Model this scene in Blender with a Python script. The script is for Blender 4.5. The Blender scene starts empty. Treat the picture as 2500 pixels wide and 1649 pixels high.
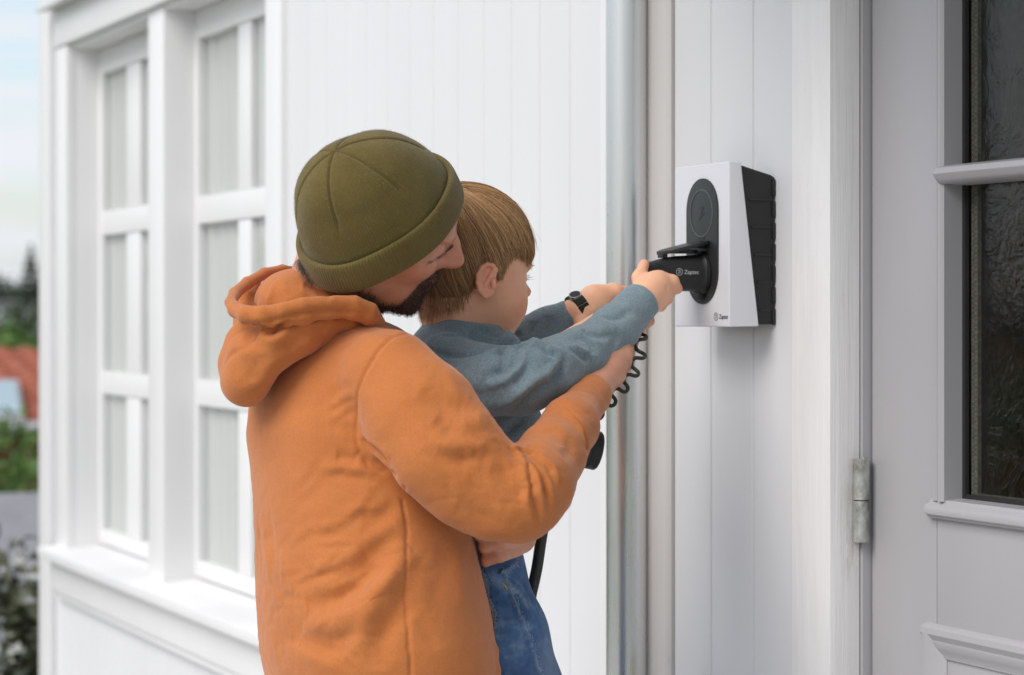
import bpy, bmesh, math, random
import numpy as np
from mathutils import Vector, Matrix
rad = math.radians
SC = bpy.context.scene
COL = SC.collection

# ------------------------------------------------------------------ camera
AL = rad(66.2); FPX = 5903.0; PX0 = 1250.0; HOR = 765.0
FWD = np.array([-math.sin(AL), math.cos(AL), 0.0]); RGT = np.array([math.cos(AL), math.sin(AL), 0.0]); UPV = np.array([0, 0, 1.0])
CAM = np.array([3.13684, -1.80876, 1.40])
cd = bpy.data.cameras.new('camera'); cam = bpy.data.objects.new('camera', cd); COL.objects.link(cam)
cd.lens = 85.0; cd.sensor_width = 36.0; cd.sensor_fit = 'HORIZONTAL'
cd.shift_y = -(824.5 - HOR) / 2500.0
cd.clip_start = 0.05; cd.clip_end = 4000
cd.dof.use_dof = True; cd.dof.focus_distance = 3.40; cd.dof.aperture_fstop = 4.8
cam.matrix_world = Matrix(((RGT[0], 0, -FWD[0], CAM[0]), (RGT[1], 0, -FWD[1], CAM[1]), (0, 1, 0, CAM[2]), (0, 0, 0, 1)))
SC.camera = cam

# ------------------------------------------------------------------ sky, sun, exposure
SUNV = Vector((0.22, -0.68, 0.70)).normalized()
w = bpy.data.worlds.new('World'); SC.world = w; w.use_nodes = True
nt = w.node_tree; nt.nodes.clear()
N = nt.nodes.new; L = nt.links.new
out = N('ShaderNodeOutputWorld'); bg = N('ShaderNodeBackground'); L(bg.outputs[0], out.inputs[0]); bg.inputs[1].default_value = 0.12
sky = N('ShaderNodeTexSky'); sky.sky_type = 'NISHITA'; sky.sun_disc = False
sky.sun_elevation = math.asin(SUNV.z); sky.sun_rotation = math.atan2(SUNV.x, SUNV.y)
sky.air_density = 1.0; sky.dust_density = 1.5
tc = N('ShaderNodeTexCoord'); mp = N('ShaderNodeMapping'); mp.inputs['Scale'].default_value = (1.2, 1.2, 13.0)
L(tc.outputs['Generated'], mp.inputs[0])
nz = N('ShaderNodeTexNoise'); nz.inputs['Scale'].default_value = 4.2; nz.inputs['Detail'].default_value = 6; nz.inputs['Roughness'].default_value = 0.55
L(mp.outputs[0], nz.inputs['Vector'])
cr = N('ShaderNodeValToRGB'); cr.color_ramp.elements[0].position = 0.36; cr.color_ramp.elements[1].position = 0.58
cr.color_ramp.elements[0].color = (0.25, 0.25, 0.25, 1); cr.color_ramp.elements[1].color = (1, 1, 1, 1)
L(nz.outputs[0], cr.inputs[0])
mx = N('ShaderNodeMix'); mx.data_type = 'RGBA'
L(cr.outputs[0], mx.inputs[0]); L(sky.outputs[0], mx.inputs[6]); mx.inputs[7].default_value = (4.5, 4.65, 4.95, 1)
L(mx.outputs[2], bg.inputs[0])
sd = bpy.data.lights.new('sun', 'SUN'); sd.energy = 1.5; sd.angle = rad(38); sd.color = (1.0, 0.97, 0.93)
so = bpy.data.objects.new('sun', sd); COL.objects.link(so); so.location = (0, -8, 12)
so.rotation_euler = SUNV.to_track_quat('Z', 'Y').to_euler()
SC.view_settings.view_transform = 'Standard'; SC.view_settings.look = 'None'; SC.view_settings.gamma = 1; SC.view_settings.exposure = 0.66
SC.render.engine = 'CYCLES'
SC.cycles.use_denoising = True; SC.cycles.max_bounces = 8; SC.cycles.transparent_max_bounces = 12
SC.cycles.caustics_reflective = False; SC.cycles.caustics_refractive = False

# ------------------------------------------------------------------ helpers
def ray(px, py):
    return FWD + RGT * (px - PX0) / FPX + UPV * (HOR - py) / FPX
def at(px, py, depth):
    """point seen at pixel (px, py) of the photograph at a given distance"""
    return CAM + ray(px, py) * depth
def wx(px, y=0.0):
    d = ray(px, HOR); t = (y - CAM[1]) / d[1]; return CAM[0] + t * d[0]
def wz(px, py, y=0.0):
    d = ray(px, py); t = (y - CAM[1]) / d[1]; return CAM[2] + t * d[2]
def project(p):
    q = np.asarray(p) - CAM; dep = q @ FWD
    return PX0 + FPX * (q @ RGT) / dep, HOR - FPX * (q @ UPV) / dep, dep

def tag(o, label=None, cat=None, group=None, kind=None):
    if label: o['label'] = label
    if cat: o['category'] = cat
    if group: o['group'] = group
    if kind: o['kind'] = kind
    return o
def empty(name, loc=(0, 0, 0), parent=None, label=None, cat=None, group=None):
    o = bpy.data.objects.new(name, None); o.empty_display_size = 0.1; COL.objects.link(o); o.location = loc
    if parent: o.parent = parent; o.matrix_parent_inverse = Matrix.Identity(4)
    return tag(o, label, cat, group)
def link(name, me, mat=None, parent=None):
    """mesh in world coordinates -> object; under a parent the parent's offset is removed"""
    if mat is not None and not me.materials: me.materials.append(mat)
    o = bpy.data.objects.new(name, me); COL.objects.link(o)
    if parent is not None:
        o.parent = parent
        off = Vector((0, 0, 0)); q = parent
        while q is not None: off += q.location; q = q.parent
        o.location = -off
    return o
def mesh(name, V, Fs, smooth=False):
    me = bpy.data.meshes.new(name)
    me.from_pydata([tuple(map(float, v)) for v in V], [], Fs)
    if smooth: me.polygons.foreach_set('use_smooth', [True] * len(me.polygons))
    me.update(); return me
class MB:
    def __init__(s): s.V = []; s.F = []
    def add(s, V, Fs):
        n = len(s.V); s.V += [tuple(map(float, v)) for v in V]; s.F += [tuple(i + n for i in f) for f in Fs]; return s
    def box(s, x0, x1, y0, y1, z0, z1):
        V = [(x0, y0, z0), (x1, y0, z0), (x1, y1, z0), (x0, y1, z0), (x0, y0, z1), (x1, y0, z1), (x1, y1, z1), (x0, y1, z1)]
        return s.add(V, [(0, 3, 2, 1), (4, 5, 6, 7), (0, 1, 5, 4), (1, 2, 6, 5), (2, 3, 7, 6), (3, 0, 4, 7)])
    def prism(s, pts, a, b, fn):
        """closed 2D outline pts extruded from a to b; fn(u, v, t) -> xyz"""
        n = len(pts)
        V = [fn(u, v, a) for u, v in pts] + [fn(u, v, b) for u, v in pts]
        Fs = [tuple(range(n))[::-1], tuple(range(n, 2 * n))] + [(i, (i + 1) % n, (i + 1) % n + n, i + n) for i in range(n)]
        return s.add(V, Fs)
    def tube(s, P, r, n=10, caps=True, flat=None):
        P = [np.array(p, float) for p in P]; m = len(P)
        r = [r] * m if np.isscalar(r) else list(r)
        T = [(P[min(i + 1, m - 1)] - P[max(i - 1, 0)]) for i in range(m)]; T = [t / (np.linalg.norm(t) + 1e-12) for t in T]
        up = np.array([0, 0, 1.0]) if abs(T[0][2]) < .9 else np.array([1.0, 0, 0])
        u = np.cross(T[0], up); u /= np.linalg.norm(u); V = []
        for i in range(m):
            u = u - T[i] * (u @ T[i]); u /= np.linalg.norm(u); v = np.cross(T[i], u)
            for k in range(n):
                a = 2 * math.pi * k / n; V.append(P[i] + r[i] * (u * math.cos(a) + v * math.sin(a)))
        Fs = [(i * n + k, i * n + (k + 1) % n, (i + 1) * n + (k + 1) % n, (i + 1) * n + k) for i in range(m - 1) for k in range(n)]
        if caps: Fs += [tuple(range(n))[::-1], tuple((m - 1) * n + k for k in range(n))]
        return s.add(V, Fs)
    def me(s, name, smooth=False): return mesh(name, s.V, s.F, smooth)
    def build(s, name, mat, parent=None, smooth=False, bevel=0, angle=35, seg=2):
        me = s.me(name)
        bm = bmesh.new(); bm.from_mesh(me)
        bmesh.ops.recalc_face_normals(bm, faces=bm.faces)
        if bevel:
            es = [e for e in bm.edges if len(e.link_faces) == 2 and e.calc_face_angle(0) > rad(angle)]
            bmesh.ops.bevel(bm, geom=es, offset=bevel, segments=seg, affect='EDGES', profile=.6, clamp_overlap=True)
        bm.to_mesh(me); bm.free()
        if smooth or bevel:
            me.polygons.foreach_set('use_smooth', [True] * len(me.polygons))
            me.set_sharp_from_angle(angle=rad(40))
        return link(name, me, mat, parent)

# ------------------------------------------------------------------ materials
class Mat:
    def __init__(s, name, col=(.8, .8, .8), rough=.5, metal=0.0, spec=.5):
        s.m = bpy.data.materials.new(name); s.m.use_nodes = True; s.nt = s.m.node_tree
        s.b = s.nt.nodes['Principled BSDF']
        s.b.inputs['Base Color'].default_value = (*col, 1); s.b.inputs['Roughness'].default_value = rough
        s.b.inputs['Metallic'].default_value = metal; s.b.inputs['Specular IOR Level'].default_value = spec
        s.col = col; s.h = None
    def n(s, t, **kw):
        nd = s.nt.nodes.new(t)
        for k, v in kw.items():
            if k in nd.inputs: nd.inputs[k].default_value = v
            else: setattr(nd, k, v)
        return nd
    def l(s, a, b): s.nt.links.new(a, b); return s
    def vec(s, scale=(1, 1, 1), coord='Object', rot=(0, 0, 0)):
        t = s.n('ShaderNodeTexCoord'); m = s.n('ShaderNodeMapping'); m.inputs['Scale'].default_value = scale; m.inputs['Rotation'].default_value = rot
        s.l(t.outputs[coord], m.inputs[0]); return m.outputs[0]
    def noise(s, scale, stretch=(1, 1, 1), detail=4, rough=.55, dist=0, coord='Object'):
        k = s.n('ShaderNodeTexNoise', Scale=scale, Detail=detail, Roughness=rough, Distortion=dist); s.l(s.vec(stretch, coord), k.inputs['Vector']); return k.outputs[0]
    def ramp(s, val, stops):
        r = s.n('ShaderNodeValToRGB'); e = r.color_ramp.elements
        while len(e) < len(stops): e.new(.5)
        for i, (p, c) in enumerate(stops):
            e[i].position = p; e[i].color = (*c, 1) if not np.isscalar(c) else (c, c, c, 1)
        s.l(val, r.inputs[0]); return r.outputs[0]
    def color(s, out): s.l(out, s.b.inputs['Base Color']); return s
    def mix(s, fac, a, b, mode='MIX'):
        m = s.n('ShaderNodeMix', data_type='RGBA', blend_type=mode)
        for i, v in ((0, fac), (6, a), (7, b)):
            if hasattr(v, 'links'): s.l(v, m.inputs[i])
            elif i == 0: m.inputs[0].default_value = v
            else: m.inputs[i].default_value = (*v, 1)
        return m.outputs[2]
    def math(s, op, a, b=0.0):
        m = s.n('ShaderNodeMath', operation=op)
        for i, v in ((0, a), (1, b)):
            if hasattr(v, 'links'): s.l(v, m.inputs[i])
            else: m.inputs[i].default_value = v
        return m.outputs[0]
    def bump(s, val, dist, strength=1.0):
        b = s.n('ShaderNodeBump'); b.inputs['Distance'].default_value = dist; b.inputs['Strength'].default_value = strength
        s.l(val, b.inputs['Height'])
        if s.h: s.l(s.h, b.inputs['Normal'])
        s.h = b.outputs[0]; s.l(s.h, s.b.inputs['Normal']); return s
    def vary(s, lo, hi, scale, stretch=(1, 1, 1), detail=4):
        f = s.ramp(s.noise(scale, stretch, detail), [(.3, lo), (.7, hi)]); s.color(f); return s
M = {}
def paint(name, c, rough=.45, grain=.0012, warm=.0):
    m = Mat(name, c, rough)
    lo = tuple(k * .965 for k in c)
    m.vary(lo, c, 3, (1, 1, .3))
    m.bump(m.noise(55, (1, 1, .05), 5, .6), grain, .35)
    m.bump(m.noise(260, (1, 1, 1), 2), .0004, .25)
    return m.m
M['wall'] = paint('white_wall_paint', (.745, .745, .755), .5)
M['trim'] = paint('white_trim_paint', (.80, .795, .792), .42)
m = Mat('weathered_casing_paint', (.78, .76, .75), .5)
fl = m.noise(30, (1, 1, .12), 6, .65)
m.color(m.ramp(fl, [(.3, (.77, .755, .745)), (.6, (.83, .82, .812))]))
m.bump(m.noise(120, (1, 1, .035), 5, .65), .0022, .55); M['casing'] = m.m; CASING = m
m = Mat('grey_door_paint', (.44, .43, .445), .38); m.vary((.42, .41, .425), (.45, .44, .455), 4, (1, 1, .3))
m.bump(m.noise(70, (1, 1, .05), 4), .0006, .3); M['door'] = m.m
m = Mat('galvanised_steel', (.70, .71, .71), .24, .92)
g = m.noise(9, (1, 1, .05), 4); m.color(m.ramp(g, [(.3, (.58, .59, .585)), (.7, (.80, .805, .80))]))
sp = m.ramp(m.noise(70, (1, 1, .6), 1), [(.74, 0.0), (.79, 1.0)])
m.bump(sp, .0008, .35); m.l(m.ramp(m.noise(20, (1, 1, .1)), [(.3, .18), (.7, .34)]), m.b.inputs['Roughness']); M['galv'] = m.m
m = Mat('greyed_pipe_paint', (.72, .70, .68), .35)
m.color(m.mix(m.ramp(m.noise(60, (1, 1, .5), 2), [(.68, 0.), (.74, .18)]), m.ramp(m.noise(5, (1, 1, .2)), [(.3, (.56, .535, .515)), (.7, (.66, .635, .615))]), (.42, .4, .37)))
M['pipe'] = m.m
m = Mat('hinge_steel', (.45, .47, .45), .5, .55)
g = m.noise(40, (1, 1, .6), 6, .65); m.color(m.ramp(g, [(.3, (.10, .10, .075)), (.46, (.34, .35, .32)), (.7, (.62, .65, .63))]))
m.l(m.ramp(g, [(.3, .75), (.7, .4)]), m.b.inputs['Roughness']); m.bump(g, .0008, .5); M['hinge'] = m.m
def glass(name, tint=(1, 1, 1), ior=1.5, rough=0.0, bumpy=0.0, dark=None):
    m = bpy.data.materials.new(name); m.use_nodes = True; t = m.node_tree; t.nodes.clear()
    o = t.nodes.new('ShaderNodeOutputMaterial'); mixn = t.nodes.new('ShaderNodeMixShader'); fr = t.nodes.new('ShaderNodeFresnel'); fr.inputs[0].default_value = ior
    tr = t.nodes.new('ShaderNodeBsdfTransparent'); tr.inputs[0].default_value = (*tint, 1)
    gl = t.nodes.new('ShaderNodeBsdfGlossy'); gl.inputs['Roughness'].default_value = rough
    if bumpy:
        tcx = t.nodes.new('ShaderNodeTexCoord'); nz = t.nodes.new('ShaderNodeTexNoise'); nz.inputs['Scale'].default_value = 30; nz.inputs['Detail'].default_value = 4; nz.inputs['Distortion'].default_value = 2.5
        bp = t.nodes.new('ShaderNodeBump'); bp.inputs['Distance'].default_value = bumpy; bp.inputs['Strength'].default_value = 1
        t.links.new(tcx.outputs['Object'], nz.inputs['Vector']); t.links.new(nz.outputs[0], bp.inputs['Height']); t.links.new(bp.outputs[0], gl.inputs['Normal']); t.links.new(bp.outputs[0], fr.inputs['Normal'])
    ge = t.nodes.new('ShaderNodeNewGeometry'); iv = t.nodes.new('ShaderNodeMath'); iv.operation = 'SUBTRACT'; iv.inputs[0].default_value = 1; t.links.new(ge.outputs['Backfacing'], iv.inputs[1])
    mu = t.nodes.new('ShaderNodeMath'); mu.operation = 'MULTIPLY'; t.links.new(fr.outputs[0], mu.inputs[0]); t.links.new(iv.outputs[0], mu.inputs[1])   # only the front face of a pane reflects
    t.links.new(mu.outputs[0], mixn.inputs[0]); t.links.new(tr.outputs[0], mixn.inputs[1]); t.links.new(gl.outputs[0], mixn.inputs[2]); t.links.new(mixn.outputs[0], o.inputs[0])
    return m
M['glass'] = glass('window_glass', (.985, .992, .988))
M['rough_glass'] = glass('textured_door_glass', (.80, .79, .74), 1.5, .12, .0012)
m = Mat('grey_curtain', (.60, .605, .585), .9); m.bump(m.noise(300), .0004, .3); M['curtain'] = m.m
m = Mat('room_plaster', (.50, .51, .43), .8); M['room'] = m.m
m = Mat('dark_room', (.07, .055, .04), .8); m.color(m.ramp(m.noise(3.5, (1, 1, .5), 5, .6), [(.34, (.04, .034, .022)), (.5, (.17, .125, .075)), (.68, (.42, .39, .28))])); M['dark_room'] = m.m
m = Mat('black_gasket', (.02, .02, .02), .5); M['gasket'] = m.m
m = Mat('spacer_bar', (.30, .33, .32), .35, .3); m.color(m.ramp(m.noise(140, (1, 1, 1), 2), [(.45, (.24, .26, .25)), (.65, (.36, .38, .37))])); M['spacer'] = m.m
m = Mat('charger_white', (.72, .72, .755), .45); m.bump(m.noise(900), .0001, .3); M['cwhite'] = m.m
m = Mat('charger_black', (.011, .0115, .0105), .5); m.bump(m.noise(700), .0003, .4); M['cblack'] = m.m
m = Mat('charger_grey', (.021, .023, .022), .45); m.bump(m.noise(900), .0002, .3); M['cgrey'] = m.m
m = Mat('ring_grey', (.12, .125, .12), .4); M['ring'] = m.m
m = Mat('lettering_dark', (.03, .03, .035), .5); M['ink'] = m.m
m = Mat('lettering_light', (.55, .56, .56), .5); M['inkw'] = m.m
m = Mat('rubber_cable', (.02, .021, .018), .45); m.bump(m.noise(300), .0003, .3); M['rubber'] = m.m
m = Mat('brass', (.55, .40, .13), .3, 1.0); M['brass'] = m.m
m = Mat('tap_grey', (.33, .32, .27), .45, .6); M['tap'] = m.m

def text_mesh(name, s, size, mw, mat, parent, extrude=.0003, sx=1.0):
    c = bpy.data.curves.new(name, 'FONT'); c.body = s; c.size = size; c.extrude = extrude; c.align_x = 'LEFT'; c.resolution_u = 3
    t = bpy.data.objects.new(name, c); COL.objects.link(t)
    dg = bpy.context.evaluated_depsgraph_get(); me = bpy.data.meshes.new_from_object(t.evaluated_get(dg))
    bpy.data.objects.remove(t); bpy.data.curves.remove(c)
    me.transform(Matrix.Diagonal((sx, 1, 1, 1))); me.transform(mw)
    me.name = name; me.materials.clear()
    return link(name, me, mat, parent)
def stadium(hw, z0, z1, n=20):
    """vertical stadium outline (u, v)"""
    P = [(hw * math.cos(a), z1 - hw + hw * math.sin(a)) for a in np.linspace(0, math.pi, n)]
    P += [(hw * math.cos(a), z0 + hw + hw * math.sin(a)) for a in np.linspace(math.pi, 2 * math.pi, n)]
    return P
# ================================================================== the ground and the land falling away
def ground_z(x, y):
    d = np.clip(-5.2 - x, 0, None)
    z = -.24 * np.clip(d, 0, 24) - .012 * np.clip(d - 24, 0, 130)
    far = np.clip(np.hypot(x, y) - 150, 0, None)
    return z + .03 * np.clip(far, 0, 300)
def sheet(name, mat, kind='structure'):
    g = np.concatenate([-np.geomspace(1500, 6, 44), np.linspace(-5.2, 6, 8), np.geomspace(8, 1500, 24)])
    h = np.concatenate([-np.geomspace(1500, 1, 34), [0.0], np.geomspace(1, 1500, 34)])
    X, Y = np.meshgrid(g, h, indexing='ij'); Z = ground_z(X, Y)
    V = np.stack([X, Y, Z], -1).reshape(-1, 3); nx, ny = X.shape
    Fs = [(i * ny + j, (i + 1) * ny + j, (i + 1) * ny + j + 1, i * ny + j + 1) for i in range(nx - 1) for j in range(ny - 1)]
    return tag(link(name, mesh(name, V, Fs, True), mat), kind=kind)
m = Mat('lawn_green', (.06, .10, .03), .9); m.color(m.ramp(m.noise(.8, (1, 1, 1), 6, .7), [(.3, (.035, .06, .02)), (.7, (.09, .13, .045))])); m.bump(m.noise(20), .03); M['lawn'] = m.m
sheet('ground', M['lawn'])
m = Mat('paving_concrete', (.32, .31, .30), .85); m.vary((.38, .37, .355), (.52, .51, .49), 3, (1, 1, 1), 7); m.bump(m.noise(60), .002); M['paving'] = m.m
tag(MB().box(-5.2, 4.4, -6.5, .10, -.2, .012).build('terrace', M['paving']), kind='structure')

# ================================================================== the white house
XL = wx(105) + .055; XR = 4.3; ZT = 4.6
house = empty('white_house', (0, 2.5, 0), None, 'white timber house with vertical board cladding, windows and grey panelled door', 'house')
YS = .085                                   # plane of the window sashes
WX0, WXM0, WXM1, WX1 = wx(176), wx(365), wx(403), wx(664)
WZ0, WZ1 = .655, 2.247
XG, XP0, XP1 = wx(1470), wx(1478), wx(1646)
BW = .1285
CX0, CX1 = wx(1949), wx(2026, -.012)       # door casing
YD = .052                                    # door face
DX0 = wx(2129, YD); DX1 = DX0 + .96
DZ1 = 2.10
def plank_profile(x0, x1):
    g = .0034; e = .0044
    return [(x0 + .0004, .018), (x0 + .0004, e), (x0 + g, 0), (x1 - g, 0), (x1 - .0004, e), (x1 - .0004, .018)]
def plank(x0, x1, z0, z1):
    pr = plank_profile(x0, x1)
    b = MB().prism(pr, z0, z1, lambda u, v, t: (u, v, t))
    return b.build('plank', M['wall'], house)
edges = [XG - i * BW for i in range(40)]
xs = [e for e in edges if e > wx(176) - 4]
for i in range(len(edges) - 1):
    x1, x0 = edges[i], edges[i + 1]
    if x1 <= XL + .02: break
    x0 = max(x0, XL)
    wl, wr = WX0 - .0, WX1 + .0
    if x0 >= wr - .0: plank(x0, x1, .02, ZT)
    elif x1 <= wl: plank(x0, x1, .02, ZT)
    else:
        if x1 > wr + .01: plank(wr, x1, .02, ZT); x1 = wr - .0005
        if x0 < wl - .01: plank(x0, wl, .02, ZT); x0 = wl + .0005
        plank(x0, x1, .02, WZ0 - .0); plank(x0, x1, WZ1, ZT)
e2 = [XP1, wx(1736), wx(1839), CX0]
for i in range(3): plank(e2[i], e2[i + 1], .02, 2.42)
x = DX1 + .12
while x < XR - .05: plank(x, min(x + BW, XR), .02, 2.42); x += BW
x = XP1
while x < XR - .05: plank(x, min(x + BW, XR), 2.42, ZT); x += BW
# core of the walls, behind the boards (openings left for the windows and the door)
core = MB()
Y0, Y1 = .018, .17
core.box(XL, WX0, Y0, Y1, .0, ZT); core.box(WX0, WX1, Y0, Y1, 0, WZ0 - .02); core.box(WX0, WX1, Y0, Y1, WZ1, ZT); core.box(WX1, CX0 + .02, Y0, Y1, 0, ZT)
core.box(CX0 + .02, DX1 + .1, Y0, Y1, 2.20, ZT); core.box(DX1 + .1, XR, Y0, Y1, 0, ZT)
core.build('wall_core', M['wall'], house)
sh = MB(); sh.box(XL, XL + .16, Y1, 6.2, 0, ZT); sh.box(XR - .16, XR, Y1, 6.2, 0, ZT); sh.box(XL, XR, 6.2, 6.36, 0, ZT)
sh.build('side_and_rear_walls', M['wall'], house)
# inside: rooms
rm = MB(); rm.box(XL + .17, -1.7, 3.0, 3.05, .1, 3.0); rm.box(XL + .17, -1.7, .2, 3, .05, .1); rm.box(XL + .17, -1.7, .2, 3, 2.7, 2.75); rm.box(-1.75, -1.7, .2, 3, .1, 2.7)
rm.build('room', M['room'], house)
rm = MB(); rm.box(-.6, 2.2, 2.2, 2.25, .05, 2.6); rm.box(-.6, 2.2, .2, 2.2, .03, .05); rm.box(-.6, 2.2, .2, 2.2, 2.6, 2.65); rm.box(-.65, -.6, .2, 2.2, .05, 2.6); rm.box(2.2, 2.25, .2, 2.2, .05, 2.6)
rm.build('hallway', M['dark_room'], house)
# corner board, roof
MB().box(XL - .02, XL + .13, -.022, -.002, .02, ZT).build('corner_board', M['trim'], house, bevel=.002)
MB().box(XL - .022, XL - .002, -.0205, .13, .02, ZT).build('corner_board', M['trim'], house, bevel=.002)
m = Mat('roof_slate', (.09, .085, .085), .7); M['slate'] = m.m
rf = MB().prism([(-.30, ZT - .02), (3.2, ZT + 2.2), (6.7, ZT - .02), (6.7, ZT + .1), (3.2, ZT + 2.34), (-.30, ZT + .1)], XL - .3, XR + .3, lambda u, v, t: (t, u, v))
rf.build('roof', M['slate'], house)
gb = MB().prism([(.05, ZT), (6.3, ZT), (3.2, ZT + 2.1)], XL + .02, XL + .14, lambda u, v, t: (t, u, v)); gb.build('gable', M['wall'], house)
gb = MB().prism([(.05, ZT), (6.3, ZT), (3.2, ZT + 2.1)], XR - .14, XR - .02, lambda u, v, t: (t, u, v)); gb.build('gable', M['wall'], house)

# ---- window
win = empty('window', (WX0, 0, WZ0), house)
def wb(name, x0, x1, y0, y1, z0, z1, mat='trim', bev=.003, parent=None):
    return MB().box(x0, x1, y0, y1, z0, z1).build(name, M[mat], parent or win, bevel=bev)
wb('casing', WX0 - .155, WX0, -.018, .015, WZ0 - .0, WZ1 + .0)
wb('casing', WX1, WX1 + .12, -.018, .015, WZ0 - .0, WZ1 + .0)
wb('reveal', WX0 - .02, WX0 + .0015, .0165, .16, WZ0, WZ1)
wb('reveal', WX1 - .0015, WX1 + .02, .0165, .16, WZ0, WZ1)
wb('mullion', WXM0, WXM1, -.004, .16, WZ0 + .001, WZ1 - .001)
wb('head_board', WX0 - .16, WX1 + .13, -.024, .012, WZ1 + .002, WZ1 + .125)
hc = MB().prism([(-.075, WZ1 + .118), (.0, WZ1 + .128), (.0, WZ1 + .155), (-.075, WZ1 + .135)], WX0 - .19, WX1 + .16, lambda u, v, t: (t, u, v)); hc.build('drip_cap', M['trim'], win, bevel=.002)
wb('head_lining', WX0, WX1, .0, .16, WZ1 - .012, WZ1 - .0005, bev=0)
sl = MB().prism([(-.072, WZ0 - .035), (-.072, WZ0 - .006), (.17, WZ0 + .022), (.17, WZ0 - .02), (.02, WZ0 - .035)], WX0 - .17, WX1 + .14, lambda u, v, t: (t, u, v)); sl.build('sill', M['trim'], win, bevel=.003)
ap = MB().prism([(-.05, WZ0 - .037), (.0, WZ0 - .037), (.0, WZ0 - .165), (-.022, WZ0 - .165), (-.022, WZ0 - .15), (-.03, WZ0 - .14), (-.03, WZ0 - .06)], WX0 - .155, WX1 + .125, lambda u, v, t: (t, u, v)); ap.build('apron', M['trim'], win, bevel=.002)
zr = [.72, 1.146, 1.217, 1.645, 1.72, 2.155]
def sash(px0, pm0, pm1, xr):
    s = empty('sash', (wx(px0, YS), YS, zr[0]), win)
    a, b, c = wx(px0, YS), wx(pm0, YS), wx(pm1, YS); d = c + (b - a)
    d = min(d, xr - .03)
    y0, y1 = YS, YS + .045
    k = dict(parent=None)
    def bar(x0, x1, z0, z1, nm='rail', yy=y0): MB().box(x0, x1, yy, y0 + .034, z0, z1).build(nm, M['trim'], win, bevel=.004)
    zb, zt = WZ0 + .018, WZ1 - .013
    bar(a - .042, a, zb, zt, 'stile'); bar(d, d + .042, zb, zt, 'stile')
    bar(a + .0005, d - .0005, zb, zr[0]); bar(a + .0005, d - .0005, zr[5], zt)
    bar(a + .0005, d - .0005, zr[1], zr[2]); bar(a + .0005, d - .0005, zr[3], zr[4])
    for z0, z1 in ((zr[0], zr[1]), (zr[2], zr[3]), (zr[4], zr[5])):
        bar(b, c, z0 + .0005, z1 - .0005, 'glazing_bar', y0 + .004)
        for x0, x1 in ((a, b), (c, d)):
            MB().box(x0 + .0005, x1 - .0005, y0 + .016, y0 + .020, z0 + .0005, z1 - .0005).build('pane', M['glass'], win)
    bpy.data.objects.remove(s)
    # curtain hanging inside the left part of the sash
    n = 160; xs_ = np.linspace(a + .001, a + (b - a) * .76, n); ys_ = .1130 + .0042 * np.sin(xs_ * 70) + .0024 * np.sin(xs_ * 41 + 1)
    def cur(xs_, ys_):
        V = [(x, y, z) for z in (.5, 2.35) for x, y in zip(xs_, ys_)]; nn = len(xs_)
        V += [(x, y + .003, z) for z in (.5, 2.35) for x, y in zip(xs_, ys_)]
        Fs = [(i, i + 1, nn + i + 1, nn + i) for i in range(nn - 1)] + [(2 * nn + i, 3 * nn + i, 3 * nn + i + 1, 2 * nn + i + 1) for i in range(nn - 1)]
        link('curtain', mesh('curtain', V, Fs, True), M['curtain'], win)
    cur(xs_, ys_)
    xs_ = np.linspace(c + .001, c + (d - c) * (.42 if px0 < 400 else .22), n); cur(xs_, .1105 + .0022 * np.sin(xs_ * 95 + 2))
sash(248, 305, 338, WXM0); sash(482, 577, 608, WX1)

# ---- galvanised flashing, drainpipe and rounded post between the boards
fz0, fz1 = .02, 2.50
fl = empty('flashing', (XG, 0, 0), house)
X_b = wx(1524, -.026)
MB().box(XG + .001, wx(1590, -.004), -.004, .018, fz0, fz1).build('backing_board', M['trim'], fl)
def halfround(x0, x1, yb, yf, n=18, flatn=0):
    P = [(x0, .018)]
    for a in np.linspace(math.pi, 0, n): P.append(((x0 + x1) / 2 + (x1 - x0) / 2 * math.cos(a), yb - (yb - yf) * math.sin(a)))
    P.append((x1, .018)); return P
dp = empty('drainpipe', (XP0, 0, 0), house)
Xd = wx(1588, -.012); pc_ = (wx(1532, -.047), -.047)
MB().tube([(pc_[0], pc_[1], z) for z in np.linspace(.10, 2.62, 9)], .0352, 40).build('pipe', M['galv'], dp, smooth=True)
MB().tube([(pc_[0], pc_[1], .13), (pc_[0], pc_[1], .10), (pc_[0], pc_[1] - .03, .06), (pc_[0], pc_[1] - .09, .04)], .0358, 24).build('shoe', M['galv'], dp, smooth=True)
for zb_ in (.45, 2.35):
    MB().tube([(pc_[0], pc_[1], zb_), (pc_[0], pc_[1], zb_ + .02)], .0372, 32).build('bracket', M['galv'], dp, smooth=True)
    MB().box(pc_[0] - .008, pc_[0] + .008, pc_[1] + .03, -.003, zb_ + .003, zb_ + .017).build('bracket_stay', M['galv'], dp)
Xe = wx(1632, -.01)
prof = [(Xd + .003, .018), (Xd + .003, -.022), (Xd + .006, -.026), (Xd + .013, -.0255), (Xd + .018, -.022), (Xd + .030, -.018), (Xe - .012, -.015), (Xe - .004, -.010), (Xe, -.005), (XP1 - .001, -.003), (XP1 - .001, .018)]
MB().prism(prof, fz0, fz1, lambda u, v, t: (u, v, t)).build('corner_post', M['pipe'], fl, smooth=True)

# ---- porch roof over the door: shades the wall and the door below
por = empty('porch_roof', (0, 0, 2.5), house)
PX_L = wx(1900)
MB().box(PX_L, DX1 + .7, -.72, -.002, 2.46, 2.50).build('soffit', M['trim'], por)
MB().prism([(-.79, 2.50), (-.79, 2.58), (.0, 2.92), (.0, 2.84)], PX_L - .05, DX1 + .75, lambda u, v, t: (t, u, v)).build('roof_sheet', M['slate'], por)
MB().box(PX_L - .02, DX1 + .72, -.76, -.725, 2.42, 2.56).build('fascia', M['trim'], por)

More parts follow.
